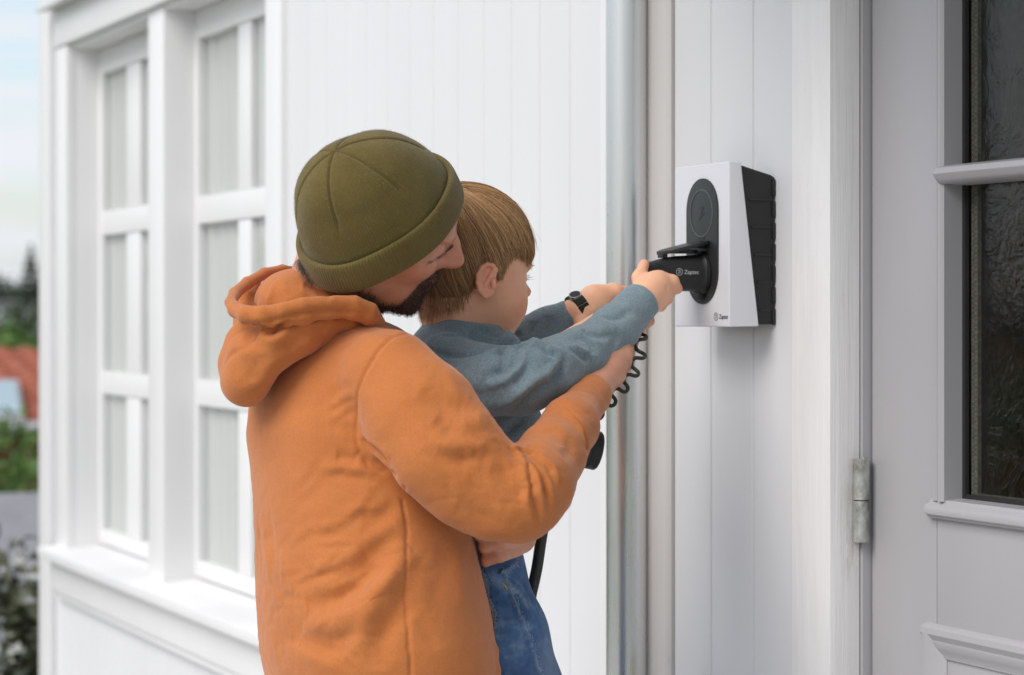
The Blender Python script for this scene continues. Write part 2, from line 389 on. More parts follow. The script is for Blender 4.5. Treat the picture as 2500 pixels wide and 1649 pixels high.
# ---- door
door = empty('door', (DX0, YD, .1), house)
def db(name, x0, x1, y0, y1, z0, z1, mat='door', bev=.002): return MB().box(x0, x1, y0, y1, z0, z1).build(name, M[mat], door, bevel=bev)
RV = CX1; YR = .038
for x0, x1, z0, z1 in ((CX0 + .001, RV, .02, 2.13), ):
    b = MB().box(x0, x1, -.012, YR, z0, z1); b.build('casing', M['casing'], door, bevel=.0025)
db('casing', CX0 + .001, DX1 + .12, -.012, YR, 2.131, 2.23, 'casing'); db('casing', DX1 + .012, DX1 + .11, -.012, YR, .02, 2.13, 'casing')
db('rebate', RV - .03, DX0 - .004, YR + .001, YD + .05, .02, 2.12, 'door', 0)
MB().box(DX0 - .0045, DX0 + .02, YD + .012, YD + .04, .05, 2.11).build('gasket', M['gasket'], door)
gz1, gz0 = 2.02, wz(2343, 1222, YD)
gx0 = wx(2343, YD + .02); gx1 = DX1 - (gx0 - DX0)
db('stile', DX0, gx0 - .026, YD, YD + .045, .06, DZ1); db('stile', gx1 + .026, DX1, YD, YD + .045, .06, DZ1)
db('rail', gx0 - .026, gx1 + .026, YD + .0003, YD + .045, gz1 + .026, DZ1 - .001)
zlo = wz(2275, 1520, YD)
db('lock_rail', gx0 - .026, gx1 + .026, YD + .0008, YD + .045, zlo - .02, gz0 - .027)
db('bottom_rail', gx0 - .026, gx1 + .026, YD + .0008, YD + .045, .061, .28)
# mouldings round the glass
def mould_h(name, prof, x0, x1, miter=0):
    """profile (y, z) swept along x; ends splayed by miter"""
    n = len(prof); V = [(x0 + miter * (v - prof[0][1]) * 0, u, v) for u, v in prof] + [(x1, u, v) for u, v in prof]
    return MB().prism(prof, x0, x1, lambda u, v, t: (t, u, v)).build(name, M['door'], door, smooth=True)
def mould_v(name, prof, z0, z1): return MB().prism(prof, z0, z1, lambda u, v, t: (u, v, t)).build(name, M['door'], door, smooth=True)
pv = lambda x, s: [(x - s * .030, YD + .03), (x - s * .030, YD - .002), (x - s * .026, YD - .006), (x - s * .016, YD - .006), (x - s * .0145, YD - .003), (x - s * .012, YD - .003), (x - s * .010, YD - .009), (x - s * .004, YD - .009), (x, YD - .005), (x, YD + .03)]
mould_v('moulding', pv(gx0, 1), gz0 - .004, gz1); mould_v('moulding', pv(gx1, -1), gz0 - .004, gz1)
bp = [(YD + .03, gz0), (YD - .002, gz0 - .002), (YD - .005, gz0 - .007), (YD - .011, gz0 - .010), (YD - .0145, gz0 - .016), (YD - .0135, gz0 - .022), (YD - .008, gz0 - .0245), (YD - .0075, gz0 - .027), (YD + .0, gz0 - .029), (YD + .03, gz0 - .029)]
mould_h('moulding', bp, gx0 - .036, gx1 + .036)
mould_h('moulding', [(YD + .03, gz1), (YD - .012, gz1), (YD - .012, gz1 + .03), (YD + .03, gz1 + .03)], gx0 - .03, gx1 + .03)
zb = wz(2320, 425, YD); mould_h('glazing_bar', [(YD + .028, zb + .012), (YD - .002, zb + .012), (YD - .016, zb + .008), (YD - .021, zb), (YD - .016, zb - .008), (YD - .010, zb - .013), (YD + .028, zb - .015)], gx0 - .004, gx1 + .004)
db('gasket', gx0 - .001, gx0 + .007, YD + .024, YD + .03, gz0, gz1, 'gasket', 0); db('gasket', gx0, gx1, YD + .0245, YD + .0295, gz0 - .001, gz0 + .006, 'gasket', 0)
db('spacer', gx0 + .007, gx0 + .022, YD + .034, YD + .040, gz0 + .004, gz1, 'spacer', 0); db('spacer', gx0 + .022, gx1, YD + .034, YD + .040, gz0 + .002, gz0 + .0075, 'spacer', 0)
k = MB()
for i in range(int((gz1 - gz0) / .0065)):
    for xo in (.0105, .0185):
        z = gz0 + .008 + i * .0065 + (.003 if xo > .015 else 0); x = gx0 + xo; r_ = .0011
        k.add([(x + r_, YD + .0338, z), (x, YD + .0338, z + r_), (x - r_, YD + .0338, z), (x, YD + .0338, z - r_), (x, YD + .0328, z)], [(0, 1, 4), (1, 2, 4), (2, 3, 4), (3, 0, 4)])
tag(k.build('spacer_holes', M['inkw'], door), kind='stuff')
for z0, z1 in ((gz0 - .001, zb - .0), (zb + .0, gz1)): db('pane', gx0, gx1, YD + .0300, YD + .0335, z0, z1, 'rough_glass', 0)
db('inner_pane', gx0, gx1, YD + .041, YD + .044, gz0, gz1, 'rough_glass', 0)
# lower raised panel
px0_, px1_ = wx(2264, YD), DX1 - (wx(2264, YD) - DX0)
pp = [(YD + .02, zlo), (YD - .005, zlo - .001), (YD - .011, zlo - .006), (YD - .012, zlo - .014), (YD - .008, zlo - .020), (YD - .0065, zlo - .0225), (YD - .007, zlo - .025), (YD - .001, zlo - .036), (YD + .004, zlo - .044), (YD + .0045, zlo - .047), (YD + .010, zlo - .050), (YD + .02, zlo - .050)]
mould_h('panel_moulding', pp, px0_, px1_)
for x, s in ((px0_, 1), (px1_, -1)):
    mould_v('panel_moulding', [(x, YD + .02), (x + s * .001, YD - .008), (x + s * .008, YD - .014), (x + s * .016, YD - .014), (x + s * .024, YD - .004), (x + s * .034, YD + .004), (x + s * .038, YD + .006), (x + s * .038, YD + .02)], .30, zlo - .012)
db('panel', px0_ + .036, px1_ - .036, YD + .008, YD + .03, .28, zlo - .047)
# hinge
g_ = CASING.n('ShaderNodeNewGeometry'); dn = CASING.n('ShaderNodeVectorMath', operation='DISTANCE')
sc_ = CASING.n('ShaderNodeVectorMath', operation='MULTIPLY'); sc_.inputs[1].default_value = (1, 1, .32); CASING.l(g_.outputs['Position'], sc_.inputs[0]); CASING.l(sc_.outputs[0], dn.inputs[0])
dn.inputs[1].default_value = (RV, .03, .32 * (wz(2110, 1335) + .02))
st_ = CASING.math('MULTIPLY', CASING.ramp(dn.outputs['Value'], [(.008, 1.0), (.032, 0.0)]), CASING.ramp(CASING.noise(60, (1, 1, .3), 5, .7), [(.45, 0.0), (.72, .7)]))
old = CASING.b.inputs['Base Color'].links[0].from_socket; CASING.color(CASING.mix(st_, old, (.34, .16, .07)))
hz0, hzm, hz1 = wz(2110, 1335), wz(2110, 1231), wz(2110, 1129)
hx = wx(2107, .0); 
hg = empty('hinge', (hx, 0, hz0), door)
def hp(r, z0, z1, xo=0, yo=0):
    zs = np.linspace(z0, z1, 6); P = [at(2107 + xo, 1200, 0) * 0 + np.array([0, 0, 0])]
    return None
hc = np.array([RV + .010, YR - .004])
k = MB(); k.tube([(hc[0], hc[1], z) for z in np.linspace(hz0, hzm - .0008, 5)], .0115, 20); o = k.build('knuckle', M['hinge'], door, smooth=True)
k = MB(); k.tube([(hc[0], hc[1], z) for z in np.linspace(hzm + .0008, hz1, 5)], .0118, 20); o = k.build('knuckle', M['hinge'], door, smooth=True)
k = MB(); k.tube([(hc[0], hc[1], z) for z in np.linspace(hzm - .002, hzm + .002, 3)], .0106, 20); k.build('pin', M['gasket'], door, smooth=True)
k = MB().box(hc[0] + .006, DX0 + .004, YR - .004, YR + .002, hzm + .001, hz1 + .004); k.build('leaf', M['hinge'], door, bevel=.001)
k = MB().box(hc[0] + .008, DX0 - .001, YR + .0, YR + .0025, hz0 + .002, hzm - .001); k.build('leaf', M['hinge'], door, bevel=.001)
bpy.data.objects.remove(hg)

# ================================================================== tap at the foot of the wall
tp = at(1695, 1640, 3.80); tx = tp[0]
tap = empty('garden_tap', (tx, -.0, wz(1690, 1660)), None, 'brass and grey garden tap head sticking out of the white boards below the charger', 'tap')
tz = wz(1700, 1662)
k = MB(); k.tube([(tx, .0, tz - .012), (tx, -.04, tz - .012), (tx, -.06, tz - .012), (tx, -.075, tz - .04)], [.011, .011, .013, .010], 14); k.build('spout', M['brass'], tap, smooth=True)
k = MB(); k.tube([(tx, -.048, tz - .012), (tx, -.048, tz + .002)], .009, 14); k.build('stem', M['brass'], tap, smooth=True)
k = MB().prism([(-.062, tz + .001), (-.034, tz + .003), (-.034, tz + .009), (-.052, tz + .012), (-.062, tz + .009)], tx - .011, tx + .011, lambda u, v, t: (t, u, v)); k.build('handle', M['tap'], tap, bevel=.004)
# ================================================================== the wall charger
QX0, QX1 = wx(1650, -.075), wx(1783, -.075)
QZ0, QZ1 = wz(1783, 799, -.075), wz(1783, 394, -.075)
QF = -.077
chg = empty('wall_charger', ((QX0 + QX1) / 2, 0, QZ0), None, 'white and black electric car charging box mounted on the white boarded wall', 'charger')
def cover_section(x, taper=0): return None
# white cover: wedge that is shallow at the top and deep at the bottom
dT, dB = .019, .047
xa, xb = QX0, QX1; dr = .006                                   # draft of the sides
V = []; 
for (x, s) in ((xa, -1), (xb, 1)):
    V += [(x, QF, QZ0), (x, QF, QZ1), (x + s * dr * .4, QF + dT, QZ1 - .001), (x + s * dr, QF + dB, QZ0 + .001)]
k = MB().add(V, [(0, 1, 2, 3), (7, 6, 5, 4), (0, 4, 5, 1), (1, 5, 6, 2), (2, 6, 7, 3), (3, 7, 4, 0)])
k.build('cover', M['cwhite'], chg, bevel=.0022, seg=3)
# black body behind
V = []
for (x, s) in ((xa + .003, -1), (xb - .001, 1)):
    V += [(x, QF + dT * .7, QZ1 - .003), (x, QF + dB * .7, QZ0 + .003), (x + s * .004, -.001, QZ0 + .004), (x + s * .004, -.001, QZ1 - .022), (x + s * .003, -.008, QZ1 - .0185)]
n = 5
k = MB().add(V, [tuple(range(n)), tuple(range(n, 2 * n))[::-1]] + [(i, (i + 1) % n, (i + 1) % n + n, i + n) for i in range(n)])
k.build('body', M['cblack'], chg, bevel=.003, seg=3)
for i in range(5):
    z = QZ1 - .056 - i * .0408; yf = QF + dT + (dB - dT) * (QZ1 - z) / (QZ1 - QZ0) + .007
    for s, x in ((1, xb + .0022), (-1, xa - .0002)):
        MB().box(x - .002, x + .0011, yf, -.004, z - .0012, z + .0012).build('side_rib', M['gasket'], chg)
for i in range(7):
    za = QZ1 - .022 - i * .032
    MB().box(xb + .001, xb + .0052, -.0062, -.0012, za - .028, za - .003).build('rear_bead', M['cblack'], chg, bevel=.0015)
# dark face plate
OX = (wx(1679, QF) + wx(1755, QF)) / 2; OW = (wx(1755, QF) - wx(1679, QF)) / 2
OZ1, OZ0 = wz(1717, 436, QF), wz(1717, 743, QF)
k = MB().prism(stadium(OW, OZ0, OZ1, 28), QF - .0028, QF + .002, lambda u, v, t: (OX + u, t, v)); k.build('face_plate', M['cgrey'], chg, bevel=.0009, angle=60)
rz = wz(1717, 521, QF); rr = .0345
for r0, r1, mt, yy in ((rr, rr + .0014, 'ring', QF - .0034),):
    a = np.linspace(0, 2 * math.pi, 73)[:-1]; nn = len(a)
    V = [(OX + r * math.cos(t), y, rz + r * math.sin(t)) for y in (QF - .0025, yy) for r in (r0, r1) for t in a]
    Fs = []
    for i in range(nn):
        j = (i + 1) % nn; Fs += [(2 * nn + i, 2 * nn + j, 3 * nn + j, 3 * nn + i), (i, j, 2 * nn + j, 2 * nn + i), (nn + i, 3 * nn + i, 3 * nn + j, nn + j)]
    k = MB().add(V, Fs); k.build('light_ring', M[mt], chg)
s = .0085                                               # bolt mark
zp = [(-.8, 1.0), (.75, 1.0), (-.35, -.75), (.55, -.35), (1.0, -.15), (.95, -.05), (-.85, -1.1), (.30, .80), (-.8, .80)]
zp = [(-.9, 1.15), (.95, 1.15), (-.22, -.52), (1.05, .10), (1.0, -.22), (-1.05, -1.40), (.30, .75), (-.9, .75)]
k = MB().prism([(u * s, v * s) for u, v in zp], QF - .0032, QF - .002, lambda u, v, t: (OX + u, t, rz + v)); k.build('bolt_mark', M['gasket'], chg)
MB().box(OX - .009, OX + .009, QF - .0034, QF - .001, wz(1717, 585, QF), wz(1717, 581, QF) + .0015).build('hinge_slot', M['gasket'], chg)
# socket and latch
sz = wz(1720, 668, QF)
k = MB(); k.tube([(OX, QF - .001, sz), (OX, QF - .007, sz), (OX, QF - .008, sz)], [.034, .034, .032], 40); k.build('socket_collar', M['cblack'], chg, smooth=True)
MB().box(OX - .009, OX + .009, QF - .011, QF - .001, wz(1720, 733, QF), wz(1720, 712, QF)).build('latch', M['gasket'], chg, bevel=.002)
# logo in the lower right corner of the cover
def logo(parent, mw, size, mat, sx=1.0, stroke=.0):
    a = np.linspace(0, 2 * math.pi, 41)[:-1]; r0, r1 = size * .53, size * .62; nn = 40
    V = [mw @ Vector((sx * (-size * .95 + r * math.cos(t)), size * .35 + r * math.sin(t), .0003)) for r in (r0, r1) for t in a]
    k = MB().add(V, [(i, (i + 1) % nn, nn + (i + 1) % nn, nn + i) for i in range(nn)]); link('logo_ring', k.me('logo_ring'), mat, parent)
    q = size * .26
    V = [mw @ Vector((sx * (-size * .95 + u * q), size * .35 + v * q, .0003)) for u, v in zp]
    link('logo_bolt', mesh('logo_bolt', V, [tuple(range(len(zp)))]), mat, parent)
    text_mesh('lettering', 'Zaptec', size, mw, mat, parent, .0002, sx)
lz = wz(1760, 779, QF)
mw = Matrix(((1, 0, 0, wx(1757, QF)), (0, 0, 1, QF - .0005), (0, 1, 0, lz), (0, 0, 0, 1)))
mw = Matrix(((1, 0, 0, wx(1756, QF)), (0, 0, -1, QF - .0003), (0, 1, 0, lz), (0, 0, 0, 1)))
logo(chg, mw, .0098, M['ink'])
# open flap of the socket
FA = np.array([OX, QF - .004, wz(1722, 592, QF)]); FB_y = QF - .083
zfl = at(1613, 615, 3.56)[2]
lid = empty('socket_flap', (OX, QF, FA[2]), chg)
k = MB()
pts = [(-.028, 0), (.028, 0), (.028, .042), (.024, .058), (.013, .068), (-.013, .068), (-.024, .058), (-.028, .042)]
dzl = (zfl - FA[2]) / .068
k.add([(OX + u, QF - .004 - v, FA[2] + v * dzl + .002) for u, v in pts] + [(OX + u * .96, QF - .004 - v, FA[2] + v * dzl - .0035) for u, v in pts], [tuple(range(8)), tuple(range(8, 16))[::-1]] + [(i, (i + 1) % 8, (i + 1) % 8 + 8, i + 8) for i in range(8)])
k.build('flap_plate', M['cgrey'], chg, bevel=.0012)
k = MB(); k.tube([(OX, QF - .036, FA[2] + .036 * dzl - .003), (OX, QF - .036, FA[2] + .036 * dzl - .0085)], .024, 28); k.build('flap_seal', M['cblack'], chg, bevel=.0015)
MB().box(OX - .008, OX + .008, QF - .073, QF - .064, FA[2] + .068 * dzl - .008, FA[2] + .068 * dzl - .002).build('flap_catch', M['gasket'], chg, bevel=.001)
MB().box(OX - .016, OX + .016, QF - .014, QF - .002, FA[2] - .008, FA[2] + .002).build('flap_hinge', M['cblack'], chg, bevel=.002)
bpy.data.objects.remove(lid)

# ================================================================== the charging plug and its cable
plug = empty('charging_plug', (OX, QF - .05, sz), None, 'black charging plug with light lettering, pushed into the charger by the small hand', 'charging plug')
# sections along the plug axis: (distance from the charger face, centre z, half width, half height)
pz_t = lambda px, py: at(px, py, 3.60)[2]
secs = [(.004, sz, .0300, .0300), (.009, sz, .0305, .0305), (.012, sz, .0280, .0280), (.016, sz, .0270, .0272), (.034, sz - .0002, .0262, .0268), (.048, sz - .0005, .0245, .0262), (.060, sz - .001, .0215, .0250), (.072, sz - .0018, .0185, .0232), (.084, sz - .0028, .0168, .0212), (.096, sz - .0038, .0160, .0195), (.104, sz - .0045, .0152, .0182), (.108, sz - .005, .013, .0155)]
k = MB(); n = 36; V = []
for d, zc, hw, hh in secs:
    for i in range(n):
        a = 2 * math.pi * i / n; e = .72
        cx, cz = math.cos(a), math.sin(a)
        V.append((OX + hw * math.copysign(abs(cx) ** e, cx), QF - d, zc + hh * math.copysign(abs(cz) ** e, cz)))
ms = len(secs); Fs = [(i * n + j, i * n + (j + 1) % n, (i + 1) * n + (j + 1) % n, (i + 1) * n + j) for i in range(ms - 1) for j in range(n)] + [tuple(range(n))[::-1], tuple((ms - 1) * n + j for j in range(n))]
k.add(V, Fs); k.build('plug_body', M['cblack'], plug, smooth=True)
k = MB(); k.tube([(OX, QF - .0125, sz), (OX, QF - .0145, sz)], .0285, 36); k.build('plug_ring', M['gasket'], plug)
# grip inlay line and screw hole on the side that shows
def side_pt(d, z):
    ds = [s_[0] for s_ in secs]; hw = np.interp(d, ds, [s_[2] for s_ in secs]); hh = np.interp(d, ds, [s_[3] for s_ in secs]); zc = np.interp(d, ds, [s_[1] for s_ in secs])
    t = np.clip(abs(z - zc) / hh, 0, .999); c = (1 - t ** (2 / .72)) ** (.36)
    return (OX + hw * c + .0002, QF - d, z)
ln = [(.105, sz + .006), (.092, sz + .007), (.080, sz + .009), (.068, sz + .013), (.058, sz + .0165), (.040, sz + .0175), (.026, sz + .015), (.021, sz + .008), (.0185, sz - .004), (.0185, sz - .018)]
k = MB(); k.tube([side_pt(d, z) for d, z in ln], .0007, 6); k.build('grip_seam', M['gasket'], plug, smooth=True)
p = side_pt(.0985, sz + .0005); k = MB(); k.tube([(p[0] - .002, p[1], p[2]), (p[0] + .0004, p[1], p[2])], .0042, 16); k.build('screw_hole', M['gasket'], plug)
p0 = side_pt(.070, sz - .002)
sl_ = .0
mw = Matrix(((0, 0, 1, OX + .0266), (1, 0, 0, QF - .046), (0, 1, 0, sz - .0015), (0, 0, 0, 1)))
logo(plug, mw, .0088, M['inkw'])
k = MB(); k.add([side_pt(d, z) for d, z in ((.070, sz - .019), (.067, sz - .012), (.059, sz - .010), (.052, sz - .0125), (.050, sz - .020))], [(0, 1, 2, 3, 4)]); k.build('release_button', M['cgrey'], plug)
# ================================================================== soft shapes: distance fields -> meshes (metres, camera-aligned axes: x right, y up, z towards the viewer)
F32 = np.float32
def c3(px, py, d): return np.array([(px - PX0) / FPX * d, (HOR - py) / FPX * d, -d])
def pr(r, d): return r * d / FPX                               # pixels at a distance -> metres
def to_world(V): V = np.asarray(V); return CAM + V[:, :1] * RGT + V[:, 1:2] * UPV - V[:, 2:3] * FWD
def to_cam(W): q = np.asarray(W) - CAM; return np.stack([q @ RGT, q @ UPV, -(q @ FWD)], -1)
def unit(v): v = np.asarray(v, float); return v / np.linalg.norm(v)
def pix(V): d = -V[:, 2]; return PX0 + FPX * V[:, 0] / d, HOR - FPX * V[:, 1] / d, d
class Field:
    def __init__(s, lo, hi, h):
        s.h = h; s.o = np.asarray(lo, float); s.n = np.ceil((np.asarray(hi, float) - s.o) / h).astype(int) + 1
        s.ax = [(s.o[i] + h * np.arange(s.n[i])).astype(F32) for i in range(3)]
        s.D = np.full(s.n, .5, F32)
    def sub(s, lo, hi):
        a = np.clip(np.floor((lo - s.o) / s.h).astype(int), 0, s.n - 1); b = np.clip(np.ceil((hi - s.o) / s.h).astype(int) + 1, 1, s.n)
        sl = tuple(slice(a[i], b[i]) for i in range(3))
        return sl, (s.ax[0][sl[0]][:, None, None], s.ax[1][sl[1]][None, :, None], s.ax[2][sl[2]][None, None, :])
    def put(s, fn, lo, hi, k, op):
        m = max(k, .004) * 1.5 + .006
        sl, g = s.sub(np.asarray(lo) - m, np.asarray(hi) + m)
        if any(q.stop <= q.start for q in sl): return s
        d = fn(*g).astype(F32); D = s.D[sl]
        if op == 'u':
            if k > 0: hh = np.maximum(k - np.abs(D - d), 0) / k; s.D[sl] = np.minimum(D, d) - hh * hh * k * .25
            else: s.D[sl] = np.minimum(D, d)
        else:
            d = -d
            if k > 0: hh = np.maximum(k - np.abs(D - d), 0) / k; s.D[sl] = np.maximum(D, d) + hh * hh * k * .25
            else: s.D[sl] = np.maximum(D, d)
        return s
    def cone(s, a, b, ra, rb, k=.01, op='u', ax=None, sq=1.0):
        a = np.asarray(a, float); b = np.asarray(b, float)
        def fn(x, y, z):
            X, Y, Z = x - a[0], y - a[1], z - a[2]; bb = b - a
            if ax is not None:
                e = (1 / sq - 1); q = e * (X * ax[0] + Y * ax[1] + Z * ax[2]); X = X + q * ax[0]; Y = Y + q * ax[1]; Z = Z + q * ax[2]
                bb = bb + e * (bb @ ax) * ax
            L2 = bb @ bb + 1e-12
            t = np.clip((X * bb[0] + Y * bb[1] + Z * bb[2]) / L2, 0, 1)
            return np.sqrt((X - t * bb[0]) ** 2 + (Y - t * bb[1]) ** 2 + (Z - t * bb[2]) ** 2) - (ra + (rb - ra) * t)
        R = max(ra, rb) * max(1, sq)
        return s.put(fn, np.minimum(a, b) - R, np.maximum(a, b) + R, k, op)
    def chain(s, P, R, k=.01, op='u', ax=None, sq=1.0, step=0):
        for i in range(len(P) - 1): s.cone(P[i], P[i + 1], R[i], R[i + 1], k, op, ax, sq)
        return s
    def ell(s, c, r, axes=None, k=.01, op='u'):
        c = np.asarray(c, float); r = np.asarray(r, float); A = np.eye(3) if axes is None else np.asarray(axes)
        def fn(x, y, z):
            X, Y, Z = x - c[0], y - c[1], z - c[2]
            u = (X * A[0][0] + Y * A[0][1] + Z * A[0][2]); v = (X * A[1][0] + Y * A[1][1] + Z * A[1][2]); w_ = (X * A[2][0] + Y * A[2][1] + Z * A[2][2])
            k0 = np.sqrt((u / r[0]) ** 2 + (v / r[1]) ** 2 + (w_ / r[2]) ** 2); k1 = np.sqrt((u / r[0] ** 2) ** 2 + (v / r[1] ** 2) ** 2 + (w_ / r[2] ** 2) ** 2) + 1e-9
            return k0 * (k0 - 1) / k1
        e = np.sqrt(sum((A[i] * r[i]) ** 2 for i in range(3)))
        return s.put(fn, c - e, c + e, k, op)
    def plane(s, p, n, rad_, k=.002, op='c'):
        """cut away everything beyond point p in direction n, inside a ball of radius rad_"""
        p = np.asarray(p, float); n = unit(n)
        def fn(x, y, z):
            d = -((x - p[0]) * n[0] + (y - p[1]) * n[1] + (z - p[2]) * n[2])
            b = np.sqrt((x - p[0]) ** 2 + (y - p[1]) ** 2 + (z - p[2]) ** 2) - rad_
            return np.maximum(d, b)
        return s.put(fn, p - rad_, p + rad_, k, op)
    def mesh(s, smooth=2):
        D = s.D; S = D < 0; n = s.n
        cnt = np.zeros(n - 1, np.int8)
        for i in (0, 1):
            for j in (0, 1):
                for k in (0, 1): cnt += S[i:n[0] - 1 + i, j:n[1] - 1 + j, k:n[2] - 1 + k]
        act = (cnt > 0) & (cnt < 8); I = np.argwhere(act); idx = np.full(n - 1, -1, np.int32); idx[act] = np.arange(len(I))
        acc = np.zeros((len(I), 3)); num = np.zeros(len(I))
        C = [(i, j, k) for i in (0, 1) for j in (0, 1) for k in (0, 1)]
        val = {c: D[I[:, 0] + c[0], I[:, 1] + c[1], I[:, 2] + c[2]] for c in C}
        for c in C:
            for axx in range(3):
                if c[axx] == 0:
                    e = list(c); e[axx] = 1; e = tuple(e); a, b = val[c], val[e]
                    mk = (a < 0) != (b < 0); t = np.where(mk, a / (a - b + 1e-12), 0)
                    p = np.array(c, float)[None] + t[:, None] * (np.array(e) - np.array(c))[None]
                    acc += np.where(mk[:, None], p, 0); num += mk
        V = s.o + s.h * (I + acc / np.maximum(num, 1)[:, None])
        Q = []
        for axx in range(3):
            b, c = [(1, 2), (2, 0), (0, 1)][axx]
            a0 = [slice(None)] * 3; a1 = [slice(None)] * 3
            a0[axx] = slice(0, -1); a1[axx] = slice(1, None)
            for q in (b, c): a0[q] = slice(1, -1); a1[q] = slice(1, -1)
            s0, s1 = S[tuple(a0)], S[tuple(a1)]
            E = np.argwhere(s0 != s1); sg = s0[tuple(E.T)]
            off = np.zeros(3, int); off[b] = 1; off[c] = 1; E = E + off
            def cell(db, dc): q = E.copy(); q[:, b] += db; q[:, c] += dc; return idx[tuple(q.T)]
            f = np.stack([cell(-1, -1), cell(0, -1), cell(0, 0), cell(-1, 0)], 1)
            f[~sg] = f[~sg][:, ::-1]; Q.append(f)
        Q = np.concatenate(Q); Q = Q[(Q >= 0).all(1)]
        return relax(V, Q, smooth), Q
def relax(V, Q, it=2, lam=.5):
    n = len(V); e = np.concatenate([Q[:, [0, 1]], Q[:, [1, 2]], Q[:, [2, 3]], Q[:, [3, 0]]])
    deg = np.bincount(e[:, 0], minlength=n) + np.bincount(e[:, 1], minlength=n); deg = np.maximum(deg, 1)[:, None]
    for i in range(it):
        A = np.stack([np.bincount(e[:, 0], V[e[:, 1], k], n) + np.bincount(e[:, 1], V[e[:, 0], k], n) for k in range(3)], 1) / deg
        V = V + lam * (A - V)
    return V
def normals(V, Q):
    nf = np.cross(V[Q[:, 2]] - V[Q[:, 0]], V[Q[:, 3]] - V[Q[:, 1]])
    Nn = np.stack([sum(np.bincount(Q[:, j], nf[:, k], len(V)) for j in range(4)) for k in range(3)], 1)
    return Nn / (np.linalg.norm(Nn, axis=1, keepdims=True) + 1e-12)
def wob(V, sc, seed=0):
    """cheap smooth noise in -1..1"""
    r = np.random.RandomState(seed); o = np.zeros(len(V))
    for i in range(7):
        k = r.normal(size=3); k /= np.linalg.norm(k); k *= sc * (.6 + .8 * r.rand()); ph = r.rand() * 6.28
        q = r.normal(size=3); q /= np.linalg.norm(q)
        o += np.sin(V @ k + ph + 1.3 * np.sin(V @ q * sc * .7 + ph * 2))
    return o / 4.0
def on_surface(V, Nn, P2, tol=6, front=True):
    """photo pixels -> points of the mesh they fall on (nearest layer)"""
    px, py, d = pix(V); vd = V / np.linalg.norm(V, axis=1, keepdims=True); fc = (Nn * vd).sum(1) < .1
    out = []
    for (x, y) in P2:
        m = fc & (np.abs(px - x) < tol) & (np.abs(py - y) < tol)
        out.append(None if not m.any() else np.where(m)[0][np.argmin(np.where(m, d, 9)[m])])
    return out
def dense(P, st=5.0):
    o = []
    for (a, b) in zip(P[:-1], P[1:]):
        n = max(1, int(math.hypot(b[0] - a[0], b[1] - a[1]) / st)); o += [(a[0] + (b[0] - a[0]) * i / n, a[1] + (b[1] - a[1]) * i / n) for i in range(n)]
    return o + [P[-1]]
def smooth_poly(P, it=2):
    P = [tuple(map(float, p)) for p in P]
    for _ in range(it):
        if len(P) < 3: return P
        Q = [P[0]]
        for a, b in zip(P[:-1], P[1:]): Q += [(.75 * a[0] + .25 * b[0], .75 * a[1] + .25 * b[1]), (.25 * a[0] + .75 * b[0], .25 * a[1] + .75 * b[1])]
        P = Q + [P[-1]]
    return P
def folds(V, Q, lst):
    """list of (pixel polyline, kind, height mm, width mm): v valley, r ridge, s step (ridge on the left hand of the line, valley on the right), l seam line"""
    Nn = normals(V, Q); disp = np.zeros(len(V)); wd = np.zeros((len(V), 3))
    for P2, kind, A, W in lst:
        A *= .001; W *= .001
        D2 = dense(smooth_poly(P2), 4); ix = on_surface(V, Nn, D2)
        pts = np.array([V[i] for i in ix if i is not None]); 
        if len(pts) < 3: continue
        nn = np.array([Nn[i] for i in ix if i is not None])
        m = len(pts); ksm = 3
        for _ in range(2): pts[1:-1] = (pts[:-2] + 2 * pts[1:-1] + pts[2:]) / 4
        T = np.gradient(pts, axis=0); T /= np.linalg.norm(T, axis=1, keepdims=True) + 1e-9
        B = np.cross(nn, T)
        u = np.linspace(0, 1, m); tap = np.ones(m) if kind == 'l' else np.clip(np.minimum(u, 1 - u) / .3, 0, 1) ** .7
        lo, hi = pts.min(0) - 3.2 * W, pts.max(0) + 3.2 * W
        sel = np.where(((V > lo) & (V < hi)).all(1))[0]
        if len(sel) == 0: continue
        best = np.full(len(sel), 9.0); bi = np.zeros(len(sel), int)
        for j in range(m):
            dd = ((V[sel] - pts[j]) ** 2).sum(1); mk = dd < best; best[mk] = dd[mk]; bi[mk] = j
        d = np.sqrt(best); ok = (Nn[sel] * nn[bi]).sum(1) > -.2
        sd = ((V[sel] - pts[bi]) * B[bi]).sum(1)
        if kind == 'v' or kind == 'l': p = -np.exp(-(d / W) ** 2)
        elif kind == 'c': p = -np.exp(-d / W * 1.6) + .35 * np.exp(-((d - 1.5 * W) / W) ** 2)
        elif kind == 'r': p = np.exp(-(d / W) ** 2)
        else: q = sd / W; p = 1.7 * q * np.exp(-q * q) * np.exp(-np.maximum(d - np.abs(sd), 0) / W)
        disp[sel] += np.where(ok, A * tap[bi] * p, 0)
    return V + Nn * disp[:, None]
def skin_mesh(name, V, Q, mat, parent, attr=None):
    W = to_world(V); me = bpy.data.meshes.new(name)
    me.vertices.add(len(W)); me.vertices.foreach_set('co', W.astype(F32).ravel())
    me.loops.add(len(Q) * 4); me.loops.foreach_set('vertex_index', Q.astype(np.int32).ravel())
    me.polygons.add(len(Q)); me.polygons.foreach_set('loop_start', (np.arange(len(Q)) * 4).astype(np.int32))
    me.update(calc_edges=True); me.polygons.foreach_set('use_smooth', np.ones(len(Q), bool))
    for k, v in (attr or {}).items():
        a = me.attributes.new(k, 'FLOAT', 'POINT'); a.data.foreach_set('value', np.asarray(v, F32))
    me.validate()
    return link(name, me, mat, parent)
